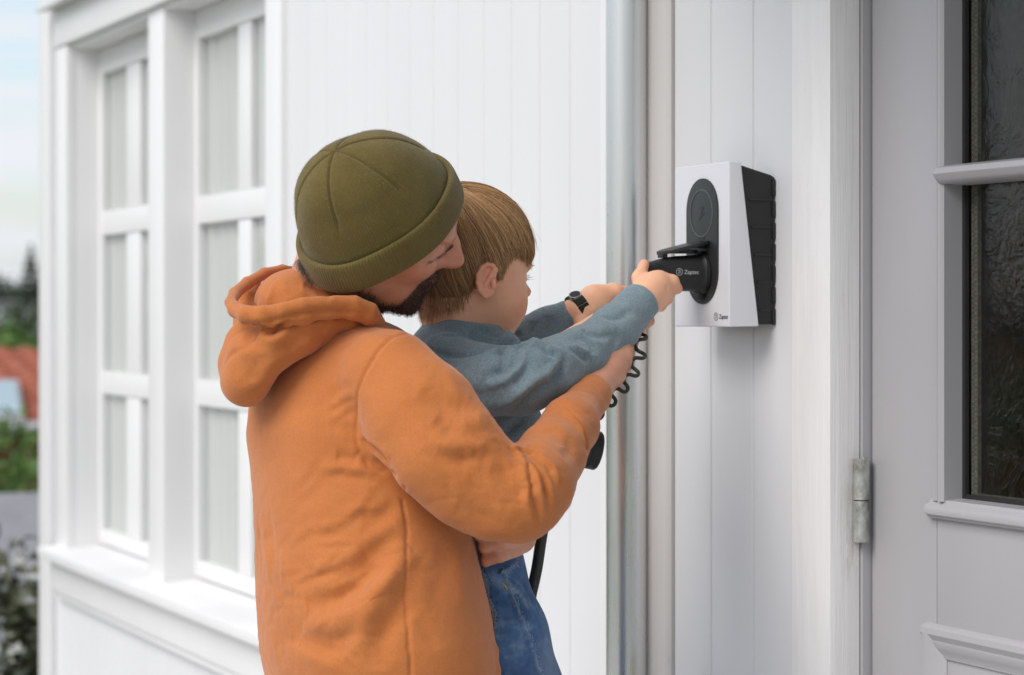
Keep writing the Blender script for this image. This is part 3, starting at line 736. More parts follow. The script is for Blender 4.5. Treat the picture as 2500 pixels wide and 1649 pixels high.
def strands(name, paths, r0, mat, parent, shade=None, seg3=3):
    """hair as thin tapering tubes: paths is a list of (m,3) arrays, all the same m (camera axes)"""
    P = np.stack(paths); n, m, _ = P.shape
    T = np.gradient(P, axis=1); T /= np.linalg.norm(T, axis=2, keepdims=True) + 1e-9
    up = np.array([.31, .52, .79]); U = np.cross(T, up); U /= np.linalg.norm(U, axis=2, keepdims=True) + 1e-9; B = np.cross(T, U)
    tp = r0 * np.linspace(1.0, .35, m)[None, :, None]
    ring = [P + tp * (U * math.cos(a) + B * math.sin(a)) for a in (0, 2.094, 4.189)]
    V = np.stack(ring, 2).reshape(-1, 3)
    base = (np.arange(n)[:, None, None] * m + np.arange(m - 1)[None, :, None]) * 3; k = np.arange(3)[None, None, :]; k2 = (k + 1) % 3
    Q = np.stack([base + k, base + k2, base + 3 + k2, base + 3 + k], -1).reshape(-1, 4)
    sh = np.repeat((shade if shade is not None else np.random.RandomState(1).rand(n)), m * 3)
    return skin_mesh(name, V, Q, mat, parent, {'tone': sh})

# ------------------------------------------------------------------ cloth, skin and hair materials
def cloth(name, lo, hi, fine=900, dist=.0006, sheen=.25, rough=.85, big=14, grain=380, gc=.10):
    m = Mat(name, hi, rough, spec=.25)
    base = m.ramp(m.noise(big, (1, 1, 1), 5, .6), [(.3, lo), (.7, hi)])
    gr = m.ramp(m.noise(grain, (1, 1, 1), 3, .7), [(.30, 1 - gc), (.70, 1 + gc)]); m.color(m.mix(1.0, base, gr, 'MULTIPLY'))
    m.b.inputs['Sheen Weight'].default_value = sheen; m.b.inputs['Sheen Roughness'].default_value = .5; m.b.inputs['Sheen Tint'].default_value = (*[.45 + .55 * k for k in hi], 1)
    m.bump(m.noise(fine, (1, 1, 1), 3, .7), dist, .6)
    return m
m = cloth('orange_sweatshirt', (.48, .155, .040), (.54, .18, .050), 1000, .0006, .5, gc=.09); m.bump(m.noise(26, (1, 1, 1), 3, .5, .8), .003, .13); M['hoodie'] = m.m
m = cloth('blue_grey_fleece', (.180, .242, .275), (.212, .282, .315), 520, .0018, .5, grain=330, gc=.24); m.bump(m.noise(160, (1, 1, 1), 3), .0012, .4); M['fleece'] = m.m
m = cloth('denim', (.028, .055, .115), (.075, .125, .21), 1300, .0004, .1, .8, 22)
mk_ = m.n('ShaderNodeAttribute'); mk_.attribute_name = 'wear'
cl = m.ramp(m.noise(26, (1, 1, 1), 6, .65), [(.32, (.035, .085, .20)), (.55, (.080, .165, .335)), (.75, (.22, .345, .50))])
m.color(m.mix(mk_.outputs['Fac'], cl, (.34, .43, .52))); M['denim'] = m.m
def skin(name, base, red, rough=.42):
    m = Mat(name, base, rough, spec=.4)
    n1 = m.ramp(m.noise(70, (1, 1, 1), 6, .68), [(.36, 0.), (.66, 1.)])
    fl = m.n('ShaderNodeAttribute'); fl.attribute_name = 'flush'; dk = m.n('ShaderNodeAttribute'); dk.attribute_name = 'stubble'
    c = m.mix(m.math('MULTIPLY', n1, .42), base, red); c = m.mix(fl.outputs['Fac'], c, red); c = m.mix(dk.outputs['Fac'], c, (.045, .026, .018))
    m.color(c); m.b.inputs['Subsurface Weight'].default_value = .22; m.b.inputs['Subsurface Radius'].default_value = (1, .35, .2); m.b.inputs['Subsurface Scale'].default_value = .006
    m.bump(m.noise(420, (1, 1, 1), 4, .7), .0005, .5); return m.m
M['skin_man'] = skin('skin_warm', (.66, .34, .225), (.60, .22, .14))
M['skin_boy'] = skin('skin_fair', (.87, .495, .315), (.82, .36, .23), .45)
def hairmat(name, lo, hi, rough=.32):
    m = Mat(name, lo, rough, spec=.5); a = m.n('ShaderNodeAttribute'); a.attribute_name = 'tone'
    m.color(m.ramp(a.outputs['Fac'], [(0., lo), (1., hi)])); m.b.inputs['Sheen Weight'].default_value = .1; return m.m
M['hair_boy'] = hairmat('light_brown_hair', (.21, .108, .045), (.88, .53, .25)); M['hair_dark'] = hairmat('dark_hair', (.016, .010, .007), (.12, .070, .044))
# ================================================================== the man
DM = 3.30
base_m = at(900, 1400, DM); 
man = None
e1 = unit((.94, .335, .06)); e2 = unit((-.06, -.67, .74)); ba = np.cross(e2, e1); ba = unit(ba if ba[2] > 0 else -ba)
BC = c3(935, 564, 3.28)
RA, RB, BH = .1085, .100, .157
CH = .046                                              # height of the turned-up cuff
# ---- head frame
hf = unit((.87, -.45, -.17)); ht = np.array([.43, .80, .42]); ht = unit(ht - hf * (hf @ ht)); hs = np.cross(hf, ht)
if hs[2] < 0: hs = -hs
HA = np.stack([hf, ht, hs])
nose = c3(1113, 640, 3.30); HO = nose - .121 * hf + .036 * ht - .0 * hs
def hp(a, b, c=0.0): return HO + a * hf + b * ht + c * hs
lo = np.minimum(c3(690, 1420, 3.0), c3(690, 1420, 3.62)); hi = np.maximum(c3(1640, 300, 3.0), c3(1640, 300, 3.62))
S = Field((lo[0], lo[1], -3.68), (hi[0], c3(900, 420, 3.3)[1], -3.04), .0025)
# skull, face
S.ell(hp(-.008, .02), (.092, .096, .076), HA, .02); S.ell(hp(.045, -.045), (.058, .085, .062), HA, .03)
S.ell(hp(.050, -.100), (.048, .035, .050), HA, .03)                                   # jaw
S.ell(hp(.088, -.122), (.020, .018, .022), HA, .02)                                   # chin
for sgn in (1, -1):
    S.ell(hp(.062, -.040, .046 * sgn), (.032, .028, .022), HA, .018)                    # cheek
    S.ell(hp(.010, -.085, .058 * sgn), (.030, .030, .012), HA, .02)
    S.ell(hp(.086, .006, .026 * sgn), (.012, .008, .024), HA, .012)                    # brow ridge
    S.ell(hp(.099, -.016, .034 * sgn), (.014, .010, .016), HA, .010, 'c')              # eye socket
    S.ell(hp(.082, -.017, .032 * sgn), (.013, .0125, .0145), HA, .006)                 # closed eye
    S.ell(hp(-.012, -.028, .076 * sgn), (.016, .030, .007), HA, .006)                  # ear (under the cap)
S.chain([hp(.086, .004), hp(.103, -.014), hp(.119, -.033)], [.0090, .0100, .0122], .007)  # nose
for sgn in (1, -1): S.ell(hp(.101, -.038, .011 * sgn), (.015, .0090, .0085), HA, .014)
S.ell(hp(.100, -.072), (.012, .0065, .024), HA, .006); S.ell(hp(.098, -.084), (.012, .0075, .021), HA, .006)
S.cone(hp(.118, -.078, -.03), hp(.118, -.078, .03), .0055, .0055, .003, 'c')
# neck, core of the body under the clothes
nb = c3(790, 790, 3.34)
S.cone(hp(-.025, -.06), nb, .060, .066, .03)
tor = [c3(800, 840, 3.37), c3(850, 1000, 3.40), c3(890, 1300, 3.34), c3(905, 1400, 3.32)]
TS = unit((.35, 0, .94))
S.chain(tor, [.06, .085, .085, .09], .02, ax=TS, sq=1.2)
shn = c3(940, 950, 3.235); eln = c3(1272, 1212, 3.13); wrn = c3(1450, 955, 3.385)
shf = c3(725, 905, 3.50); elf = c3(1010, 1230, 3.60); wrf = c3(1268, 1262, 3.43)
S.chain([tor[0], shn, eln, wrn], [.045, .042, .036, .0235], .02); S.chain([tor[0], shf, elf, wrf], [.045, .045, .040, .026], .02)
# ---- right hand, round the cable under the plug
def hand(S, palm, fingers, k=.006):
    for P, R in palm: S.chain(P, R, .012)
    for P, R in fingers: S.chain(P, R, k)
H = lambda *p: [c3(*q) for q in p]
hand(S, [(H((1450, 955, 3.388), (1480, 905, 3.43), (1508, 868, 3.47)), [.0225, .0255, .0245]), (H((1462, 905, 3.45), (1495, 855, 3.49)), [.021, .020]), (H((1490, 915, 3.43), (1518, 885, 3.46)), [.0165, .0160])],
     [(H((1522, 858, 3.475), (1542, 828, 3.51), (1560, 806, 3.55)), [.0120, .0108, .0092]), (H((1512, 842, 3.48), (1548, 806, 3.53), (1585, 784, 3.56)), [.0112, .0102, .0088]),
      (H((1526, 872, 3.47), (1540, 846, 3.50), (1548, 820, 3.54)), [.0110, .0098, .0082]), (H((1518, 892, 3.46), (1532, 868, 3.485), (1538, 846, 3.52)), [.0098, .0088, .0074]), (H((1466, 880, 3.49), (1486, 838, 3.53), (1510, 806, 3.56)), [.014, .0120, .0100])], .004)
# ---- left hand: comes round the boy, knuckles showing under the right sleeve
hand(S, [(H((1278, 1272, 3.37), (1268, 1312, 3.315)), [.024, .0235])],
     [(H((1266, 1314, 3.292), (1224, 1322, 3.252), (1186, 1332, 3.258), (1180, 1342, 3.29)), [.0120, .0112, .0104, .0088]), (H((1266, 1340, 3.30), (1222, 1356, 3.262), (1190, 1366, 3.270), (1186, 1372, 3.30)), [.0104, .0098, .0092, .008]),
      (H((1264, 1290, 3.285), (1220, 1292, 3.245), (1172, 1302, 3.252), (1166, 1312, 3.285)), [.0120, .0112, .0102, .0085]), (H((1260, 1270, 3.29), (1214, 1264, 3.255), (1168, 1276, 3.262), (1160, 1288, 3.29)), [.0115, .0108, .0098, .0085]), (H((1275, 1285, 3.33), (1262, 1250, 3.29), (1240, 1225, 3.28)), [.014, .0120, .010])], .002)
SV, SQ = S.mesh(2)
q_ = SV - BC; hb_ = q_ @ ba; Minv = np.linalg.inv(np.stack([e1, e2, ba], 1)); loc_ = q_ @ Minv.T
rr_ = np.hypot(loc_[:, 0] / RA, loc_[:, 1] / RB); vv_ = np.clip((loc_[:, 2] - .004) / BH, 0, 1)
lim_ = .76 * np.maximum((1 - vv_ ** 3.2), .02) ** (1 / 1.9)
near_ = (loc_[:, 2] > .010) & (np.linalg.norm(SV - HO, axis=1) < .17); fac_ = np.where(near_ & (rr_ > lim_), lim_ / np.maximum(rr_, 1e-6), 1.0)
loc_[:, 0] *= fac_; loc_[:, 1] *= fac_; loc_[:, 2] = np.where(near_, np.minimum(loc_[:, 2], BH * .9), loc_[:, 2])
SV = BC + loc_ @ np.stack([e1, e2, ba], 1).T
# a crease between the knuckles, round the nostril and the cheek fold
SV = folds(SV, SQ, [([(1186, 1350), (1210, 1345), (1240, 1334), (1266, 1328)], 'v', 1.0, 2.5), ([(1230, 1312), (1226, 1322), (1228, 1334)], 'v', .7, 3), ([(1226, 1348), (1222, 1358), (1226, 1368)], 'v', .7, 3), ([(1075, 664), (1062, 680), (1050, 700)], 'v', 1.2, 4), ([(1108, 610), (1088, 628), (1062, 640)], 'v', 1.2, 3.5)])
def headloc(V): q = V - HO; return q @ hf, q @ ht, q @ hs
SN = normals(SV, SQ)
# ---- which part of the face carries the beard (photo outline -> head coordinates)
bpx = [(885, 715), (925, 712), (940, 735), (961, 747), (992, 749), (1013, 731), (1030, 706), (1052, 684), (1076, 672)]
ib = on_surface(SV, SN, bpx, 9); fl_ = headloc(SV)
bl = [(fl_[0][i], fl_[1][i]) for i in ib if i is not None]
print('beard line', [(round(float(a), 3), round(float(b), 3)) for a, b in bl], [i is not None for i in ib])
BL = [(-.02, -.075), (.008, -.092), (.02, -.096), (.033, -.098), (.047, -.108), (.063, -.112), (.077, -.108), (.083, -.085), (.087, -.062), (.095, -.052), (.108, -.052)]
def beard_mask(V):
    a, b, c = headloc(V); lim = np.interp(a, [p[0] for p in BL], [p[1] for p in BL])
    m = np.clip((lim - b + .004) / .018, 0, 1) * np.clip((a + .022) / .01, 0, 1) * np.clip((b + .160) / .01, 0, 1)
    lip = np.clip(1 - (np.hypot((b + .078) / .010, c / .022)), 0, 1) * (a > .085)
    return m * (1 - .25 * np.clip(lip * 4, 0, 1)) * (np.abs(c) < .085) * (a < .15)
bm_ = beard_mask(SV)
a_, b_, c_ = headloc(SV)
flush = np.exp(-((a_ - .115) ** 2 + (b_ + .038) ** 2 + c_ ** 2) / .022 ** 2) * .8 + .45 * np.exp(-((a_ - .07) ** 2 + (b_ + .05) ** 2 + (np.abs(c_) - .05) ** 2) / .028 ** 2)
base = to_world(c3(900, HOR, DM)[None])[0]; base[2] = .012
man = skin_mesh('person', SV, SQ, M['skin_man'], None, {'flush': flush, 'stubble': np.clip(bm_ ** 1.4 * .65, 0, 1)})
W0 = Vector(base); man.data.transform(Matrix.Translation(-W0)); man.location = W0
tag(man, 'bearded adult in orange hoodie and olive beanie holding a child up to the charger', 'person')
rs = np.random.RandomState(5)
def surf_hair(V, Nn, w_, n, L0, L1, dirf, m=5, jit=.35):
    p = w_ / w_.sum(); ix = rs.choice(len(V), n, p=p); out = []
    for i in ix:
        d = dirf(V[i], Nn[i]); d = unit(d + rs.normal(size=3) * jit); L_ = L0 + (L1 - L0) * rs.rand(); P = [V[i] + rs.normal(size=3) * .0008 - Nn[i] * .001]
        c = rs.normal(size=3) * .35
        for q in range(m - 1): P.append(P[-1] + d * L_ / (m - 1)); d = unit(d + c / (m - 1))
        out.append(np.array(P))
    return out
bh = surf_hair(SV, SN, np.where((bm_ > .08) & (c_ > -.05), bm_ ** 1.6, 0), 7500, .003, .0085, lambda v, n: n * .40 - ht * .60 + hf * .30)
strands('beard', bh, .00032, M['hair_dark'], man)
# eyebrows and lashes
def brow(P, n, L0, L1, dirv, r=.0003):
    D2 = dense(smooth_poly(P), 1.5); ix = [i for i in on_surface(SV, SN, D2, 5) if i is not None]; out = []
    for q in range(n):
        i = ix[rs.randint(len(ix))]; d = unit(np.asarray(dirv) + rs.normal(size=3) * .10 + SN[i] * .10); L_ = L0 + (L1 - L0) * rs.rand(); b = SV[i] + rs.normal(size=3) * .0009
        out.append(np.array([b, b + d * L_ * .5, b + d * L_ + SN[i] * .0005]))
    return out
eb = brow([(1053, 643), (1070, 634), (1086, 624), (1100, 612), (1111, 600)], 170, .003, .0065, np.array([-.80, -.56, .05]))
strands('eyebrow', eb, .00028, M['hair_dark'], man)
# hair at the nape
nh = []
for i in range(1500):
    u = rs.rand(); p0 = c3(743 + 30 * u, 612 + 54 * u, 3.27 + .07 * (rs.rand() - .5)); d = unit((-.25 + .2 * rs.normal(), -.9, .25 + .3 * rs.normal())); L_ = .012 + .018 * rs.rand() * (1 - .5 * u)
    nh.append(np.array([p0, p0 + d * L_ * .5 + .001 * rs.normal(size=3), p0 + d * L_ + .003 * rs.normal(size=3)]))
strands('hair', nh, .0004, M['hair_dark'], man)

# ---- hoodie
Hd = Field(np.array([c3(500, 900, 3.45)[0], c3(900, 1800, 3.3)[1], -3.72]), np.array([c3(1500, 900, 3.45)[0], c3(900, 600, 3.3)[1], -2.98]), .0024)
TQ = unit((.35, 0, .94))
rows = [(1000, 853, 248), (1040, 856, 256), (1100, 864, 254), (1200, 874, 257), (1300, 884, 264), (1400, 894, 274), (1500, 908, 283), (1580, 922, 286), (1640, 938, 276), (1700, 945, 262), (1760, 945, 262)]
dpt = lambda y: 3.335 - .045 * (min(y, 1600) - 1000) / 600
P = [c3(cx, y, dpt(y)) for y, cx, hw in rows]; R = [pr(hw, dpt(y)) / 1.075 for y, cx, hw in rows]
Hd.chain(P, R, .02, ax=TQ, sq=1.30)
# shoulders and sleeves
Hd.cone(c3(810, 865, 3.34), c3(930, 905, 3.2), .045, .052, .03); Hd.cone(c3(800, 850, 3.38), shf, .050, .075, .05)
A = [c3(958, 928, 3.17), c3(1030, 1016, 3.14), c3(1090, 1102, 3.12), c3(1150, 1165, 3.12), c3(1210, 1203, 3.12), c3(1265, 1212, 3.13)]
Hd.chain(A, [pr(r, 3.13) for r in (120, 134, 132, 122, 113, 106)], .018, ax=np.array([0, 0, 1.0]), sq=.78)
B_ = [c3(1268, 1212, 3.13), c3(1300, 1180, 3.15), c3(1345, 1115, 3.21), c3(1392, 1040, 3.29), c3(1404, 1020, 3.31)]
Hd.chain(B_, [pr(r, 3.2) for r in (108, 100, 82, 70, 62)], .012)
Hd.chain([c3(1400, 1022, 3.31), c3(1440, 968, 3.37), c3(1462, 940, 3.40)], [pr(r, 3.36) for r in (58, 50, 44)], .006)
Hd.plane(c3(1452, 953, 3.385), c3(1470, 925, 3.42) - c3(1440, 968, 3.37), .06, .002)
Hd.cone(c3(1445, 962, 3.375), c3(1480, 915, 3.42), pr(37, 3.38), pr(40, 3.4), .002, 'c')
Hd.chain([shf, elf, c3(1235, 1262, 3.48)], [.078, .066, .052], .02)
Hd.chain([c3(1235, 1262, 3.48), c3(1262, 1262, 3.44)], [.046, .040], .008)
# hollow hem
Hd.plane(c3(945, 1745, 3.32), (0, -1, 0), .4, .003)
Hd.chain([c3(945, 1735, 3.29), c3(945, 1790, 3.29)], [pr(235, 3.32)] * 2, .002, 'c', TQ, 1.28)
# kangaroo pocket edge
Hd.chain([c3(1160, 1560, 3.27), c3(1195, 1590, 3.25), c3(1200, 1640, 3.24), c3(1190, 1700, 3.24)], [pr(14, 3.2), pr(20, 3.2), pr(22, 3.2), pr(18, 3.2)], .006)
HV, HQ = Hd.mesh(3)
HV = HV + normals(HV, HQ) * (wob(HV, 38, 3) * .0012 + wob(HV, 110, 4) * .0003)[:, None]
FL = [
 # shoulder seam, side seam, hood seams
 ([(1010, 808), (975, 812), (948, 822), (925, 845), (906, 875), (888, 905), (875, 933), (866, 960), (862, 983), (861, 1015), (864, 1052), (868, 1080), (877, 1105), (902, 1136), (959, 1161)], 'l', 3.2, 2.8),
 ([(866, 965), (858, 985), (857, 1015), (859, 1050), (864, 1085)], 'v', 2.2, 14),
 ([(983, 1195), (990, 1235), (999, 1290), (996, 1350), (993, 1414), (998, 1500), (1003, 1579), (1007, 1649)], 'l', 3.0, 2.6),
 # armpit
 ([(868, 1095), (890, 1118), (925, 1140), (960, 1165)], 'v', 3, 8),
 ([(878, 1080), (905, 1098), (932, 1122), (950, 1145)], 'c', 6, 8),
 ([(770, 1150), (830, 1147), (880, 1152), (925, 1162)], 's', 2.8, 9),
 ([(815, 1108), (845, 1116), (870, 1122)], 'v', 3, 8),
 # wrinkles by the shoulder seam
 ([(790, 1000), (825, 984), (858, 974)], 's', 1.5, 7), ([(800, 1022), (832, 1008), (858, 1000)], 's', 1.2, 7), ([(800, 960), (830, 950), (860, 946)], 'v', 1.6, 8), ([(800, 1040), (830, 1036), (858, 1038)], 'v', 1.6, 8),
 # back: diagonal drapes
 ([(980, 1300), (955, 1340), (930, 1375), (895, 1420), (860, 1455), (815, 1485), (760, 1500), (740, 1510)], 's', 10, 20),
 ([(985, 1240), (950, 1265), (915, 1290), (880, 1300)], 's', 4, 14), ([(975, 1340), (945, 1380), (915, 1405), (885, 1418)], 'v', 4, 13),
 ([(990, 1330), (962, 1400), (930, 1455), (893, 1510), (862, 1570), (850, 1625)], 'r', 8, 19), ([(1000, 1400), (985, 1460), (950, 1520), (925, 1580), (915, 1640)], 'v', 5, 16), ([(715, 1592), (780, 1618), (850, 1602)], 'r', 3, 15), ([(900, 1560), (930, 1500), (955, 1450)], 'v', 2.5, 14),
 ([(700, 1530), (755, 1575), (815, 1578), (880, 1520)], 'v', 4, 15), ([(730, 1555), (700, 1540), (665, 1590)], 'v', 2.5, 16), ([(790, 1540), (830, 1556), (880, 1500)], 's', 1.5, 12),
 ([(745, 1300), (790, 1296), (845, 1270), (900, 1235)], 's', 2.2, 11), ([(735, 1390), (790, 1392), (860, 1365), (925, 1310)], 's', 3.0, 13), ([(750, 1450), (810, 1445), (870, 1412), (930, 1360)], 's', 3.2, 14),
 ([(690, 1360), (703, 1400), (712, 1445)], 'r', 1.8, 7), ([(682, 1330), (686, 1390), (683, 1440)], 'r', 1.6, 6), ([(632, 1240), (640, 1300), (648, 1370), (655, 1440)], 'r', 1.8, 7), ([(622, 1260), (628, 1330), (636, 1400)], 'v', 1.6, 6), ([(650, 1250), (660, 1310), (664, 1380)], 'v', 1.6, 7),
 ([(1100, 1320), (1085, 1380), (1070, 1440), (1065, 1500)], 'v', 2.4, 18), ([(1130, 1330), (1125, 1400), (1140, 1480)], 'r', 2, 16), ([(1020, 1500), (1045, 1545), (1080, 1580)], 'v', 1.6, 12),
 # upper sleeve and elbow
 ([(1078, 880), (1108, 925), (1118, 958), (1160, 978)], 'r', 2, 10), ([(1030, 955), (1080, 985), (1130, 990), (1175, 1010)], 'v', 4.5, 13), ([(1060, 1010), (1105, 1030), (1140, 1025)], 'v', 2.5, 12), ([(1040, 1075), (1090, 1098), (1140, 1104), (1185, 1092), (1220, 1062)], 's', 5, 14),
 ([(1050, 1025), (1100, 1052), (1150, 1064), (1195, 1058), (1215, 1035)], 'v', 3.6, 13), ([(1165, 1100), (1210, 1095), (1225, 1080)], 'r', 3, 10),
 ([(1275, 1092), (1292, 1125), (1300, 1165), (1302, 1205), (1318, 1250), (1322, 1285)], 'c', 8, 6), ([(1250, 1085), (1275, 1110), (1288, 1145), (1292, 1190), (1286, 1235)], 's', 5, 8),
 ([(1285, 1105), (1310, 1130), (1332, 1160), (1340, 1200), (1345, 1240)], 'c', 7, 6), ([(1295, 1095), (1325, 1115), (1352, 1140), (1365, 1180)], 's', 4, 8), ([(1262, 1110), (1280, 1150), (1284, 1190)], 'r', 4.5, 7),
 ([(1290, 1085), (1312, 1088), (1322, 1098)], 'v', 3, 5), ([(1255, 1090), (1275, 1093), (1300, 1098), (1325, 1102)], 's', 3, 6), ([(1205, 1130), (1240, 1150), (1262, 1185), (1270, 1225)], 'v', 2.2, 12), ([(1110, 1230), (1170, 1265), (1230, 1270)], 'v', 1.8, 16),
 ([(1345, 985), (1375, 990), (1402, 1010), (1420, 1035), (1432, 1062), (1436, 1090)], 's', -5.5, 6.5), ([(1425, 1050), (1440, 1075), (1442, 1100)], 'v', 4, 5),
 ([(1380, 1120), (1395, 1090), (1398, 1060)], 'v', 2, 9), ([(1340, 1040), (1365, 1060), (1375, 1085)], 'v', 1.6, 9),
 ([(850, 790), (895, 775), (930, 790)], 's', 3, 8), ([(880, 800), (930, 802), (975, 810)], 'v', 2, 9),
]
hx_, hy_, hd_ = pix(HV)
def ridged(V, sc, seed, warp): return 1 - np.abs(wob(V + warp * np.stack([wob(V, sc * .5, seed + 1), wob(V, sc * .5, seed + 2), wob(V, sc * .5, seed + 3)], 1), sc, seed)) * 2.2
mk_back = np.clip((hy_ - 1150) / 200, 0, 1) * np.clip((1010 - hx_) / 120, 0, 1) * np.clip((1680 - hy_) / 60, 0, 1)
mk_arm = np.clip((hx_ - 980) / 80, 0, 1) * (hy_ < 1330) * .7
q = HV @ np.array([[.75, -.35, 0], [.35, 1.25, 0], [0, 0, .9]])
rg_ = np.clip(ridged(q, 55, 31, .012), -.2, 1) ** 2 * np.sign(ridged(q, 55, 31, .012)); rg2 = np.clip(ridged(q, 120, 41, .006), 0, 1) ** 2
HV = HV - normals(HV, HQ) * ((mk_back + mk_arm * .8) * (rg_ * .0016 + rg2 * .0007))[:, None]
rc = np.random.RandomState(4)
for i in range(34):                                          # fine crumples of the jersey over the lower back
    x, y = 640 + 330 * rc.rand(), 1190 + 420 * rc.rand(); an = rc.normal(-.40, .35); L_ = 50 + 80 * rc.rand()
    FL.append(([(x, y), (x + L_ * math.cos(an) * .5, y + L_ * math.sin(an) * .5 + 6 * rc.normal()), (x + L_ * math.cos(an), y + L_ * math.sin(an))], 's' if rc.rand() < .7 else 'v', .4 + .9 * rc.rand(), 5 + 6 * rc.rand()))
for i in range(20):                                          # and of the upper sleeve
    t = rc.rand(); x, y = 1000 + 240 * t + 60 * rc.normal() * .5, 990 + 170 * t + 50 * rc.normal(); an = rc.normal(.9, .5); L_ = 30 + 50 * rc.rand()
    FL.append(([(x, y), (x + L_ * math.cos(an) * .5, y + L_ * math.sin(an) * .5 + 5 * rc.normal()), (x + L_ * math.cos(an), y + L_ * math.sin(an))], 's', .5 + .8 * rc.rand(), 6 + 6 * rc.rand()))
FL = [(p_, k_, A_ * (1.0 if k_ == 'l' else 1.3), W_) for p_, k_, A_, W_ in FL]
HV = folds(HV, HQ, FL); HV = relax(HV, HQ, 1, .3)
HV = HV + normals(HV, HQ) * (wob(HV, 260, 9) * .00025)[:, None]
skin_mesh('hoodie', HV, HQ, M['hoodie'], man)

# ---- hood lying on the back
def Hk(*p): return [c3(*q) for q in p]
Ho = Field(np.array([c3(500, 900, 3.45)[0], c3(900, 1060, 3.3)[1], -3.55]), np.array([c3(990, 900, 3.45)[0], c3(900, 600, 3.3)[1], -3.05]), .0026)
RX = lambda rs_, d=3.2: [pr(r, d) for r in rs_]
# bag
Ho.chain(Hk((850, 790, 3.28), (790, 800, 3.235), (730, 815, 3.215), (680, 835, 3.205), (640, 868, 3.205), (618, 915, 3.21), (606, 950, 3.225)), RX((26, 40, 52, 58, 56, 48, 42)), .012)
Ho.chain(Hk((640, 800, 3.30), (610, 845, 3.28), (588, 890, 3.26), (584, 935, 3.24)), RX((55, 56, 50, 44)), .016)
Ho.chain(Hk((610, 865, 3.22), (595, 930, 3.22)), RX((58, 52)), .016)
# panel standing behind the neck
Ho.ell(c3(724, 738, 3.315), (pr(104, 3.3), pr(83, 3.3), .078), None, .006)
Ho.chain(Hk((735, 720, 3.30), (790, 750, 3.27), (850, 775, 3.26)), RX((50, 48, 30)), .012)
# lining of the far side, seen through the opening
Ho.chain(Hk((620, 700, 3.37), (598, 735, 3.345), (598, 790, 3.31)), RX((22, 30, 30)), .01)
Ho.chain(Hk((598, 740, 3.20), (606, 733, 3.24), (615, 728, 3.275)), RX((12, 19, 17)), .005, 'c')
Ho.chain(Hk((612, 742, 3.25), (616, 750, 3.29)), RX((12, 13)), .004, 'c')
# far rim
Ho.chain(Hk((563, 740, 3.235), (574, 717, 3.28), (604, 692, 3.32), (645, 669, 3.36), (690, 658, 3.39), (735, 661, 3.42)), RX((14, 15, 17, 16, 13, 9)), .004)
# near rim: a broad band, turned over at its upper edge
Ho.chain(Hk((932, 786, 3.25), (906, 756, 3.215), (864, 740, 3.20), (806, 738, 3.185), (740, 746, 3.17), (690, 757, 3.163), (640, 766, 3.162), (602, 767, 3.172), (575, 757, 3.20), (563, 740, 3.235)), RX((9, 15, 17, 17, 17, 17, 18, 20, 19, 14)), .003)
Ho.chain(Hk((925, 800, 3.245), (898, 776, 3.218), (862, 762, 3.205), (806, 758, 3.192), (740, 765, 3.178), (690, 774, 3.17), (640, 780, 3.168), (604, 780, 3.178)), RX((11, 16, 18, 18, 18, 17, 17, 17)), .010)
# flap between the near rim and the bag
Ho.chain(Hk((900, 795, 3.25), (850, 785, 3.23), (790, 790, 3.215), (730, 800, 3.20), (690, 805, 3.195)), RX((22, 22, 24, 26, 26)), .008)
OV, OQ = Ho.mesh(2)
OV = OV + normals(OV, OQ) * (wob(OV, 50, 3) * .0010)[:, None]
OV = folds(OV, OQ, [
 ([(538, 897), (552, 868), (580, 850), (608, 842), (622, 815), (628, 795)], 'l', 2.2, 3.5), ([(610, 835), (600, 815), (606, 797)], 'v', 6.00, 8),
 ([(612, 800), (650, 809), (692, 802), (714, 788)], 'c', 11, 7), ([(640, 880), (690, 845), (745, 812), (800, 795)], 's', 3.5, 10), ([(560, 850), (575, 890), (572, 930)], 'v', 2, 9), ([(655, 735), (690, 715), (740, 700)], 'v', 1.6, 8), ([(625, 826), (665, 822), (700, 806), (715, 792)], 'r', 4.50, 8), ([(590, 795), (640, 796), (690, 783), (740, 770), (800, 765), (860, 765), (905, 782)], 'v', 4.50, 4),
 ([(700, 845), (670, 880), (648, 920), (632, 955)], 'r', 4.50, 12), ([(600, 870), (590, 910), (600, 950)], 'v', 2.40, 12), ([(640, 870), (625, 905), (615, 940)], 'v', 2.70, 10), ([(640, 760), (660, 700), (672, 678)], 'r', 2.25, 5),
 ([(745, 690), (770, 695), (800, 715), (815, 725)], 'v', 4.50, 6), ([(690, 690), (720, 685), (745, 690)], 'v', 2.10, 10), ([(720, 855), (760, 825), (800, 805), (845, 790)], 'r', 3.75, 9), ([(690, 790), (740, 800), (800, 790), (850, 780)], 's', 3.00, 9)])
skin_mesh('hood', OV, OQ, M['hoodie'], man)
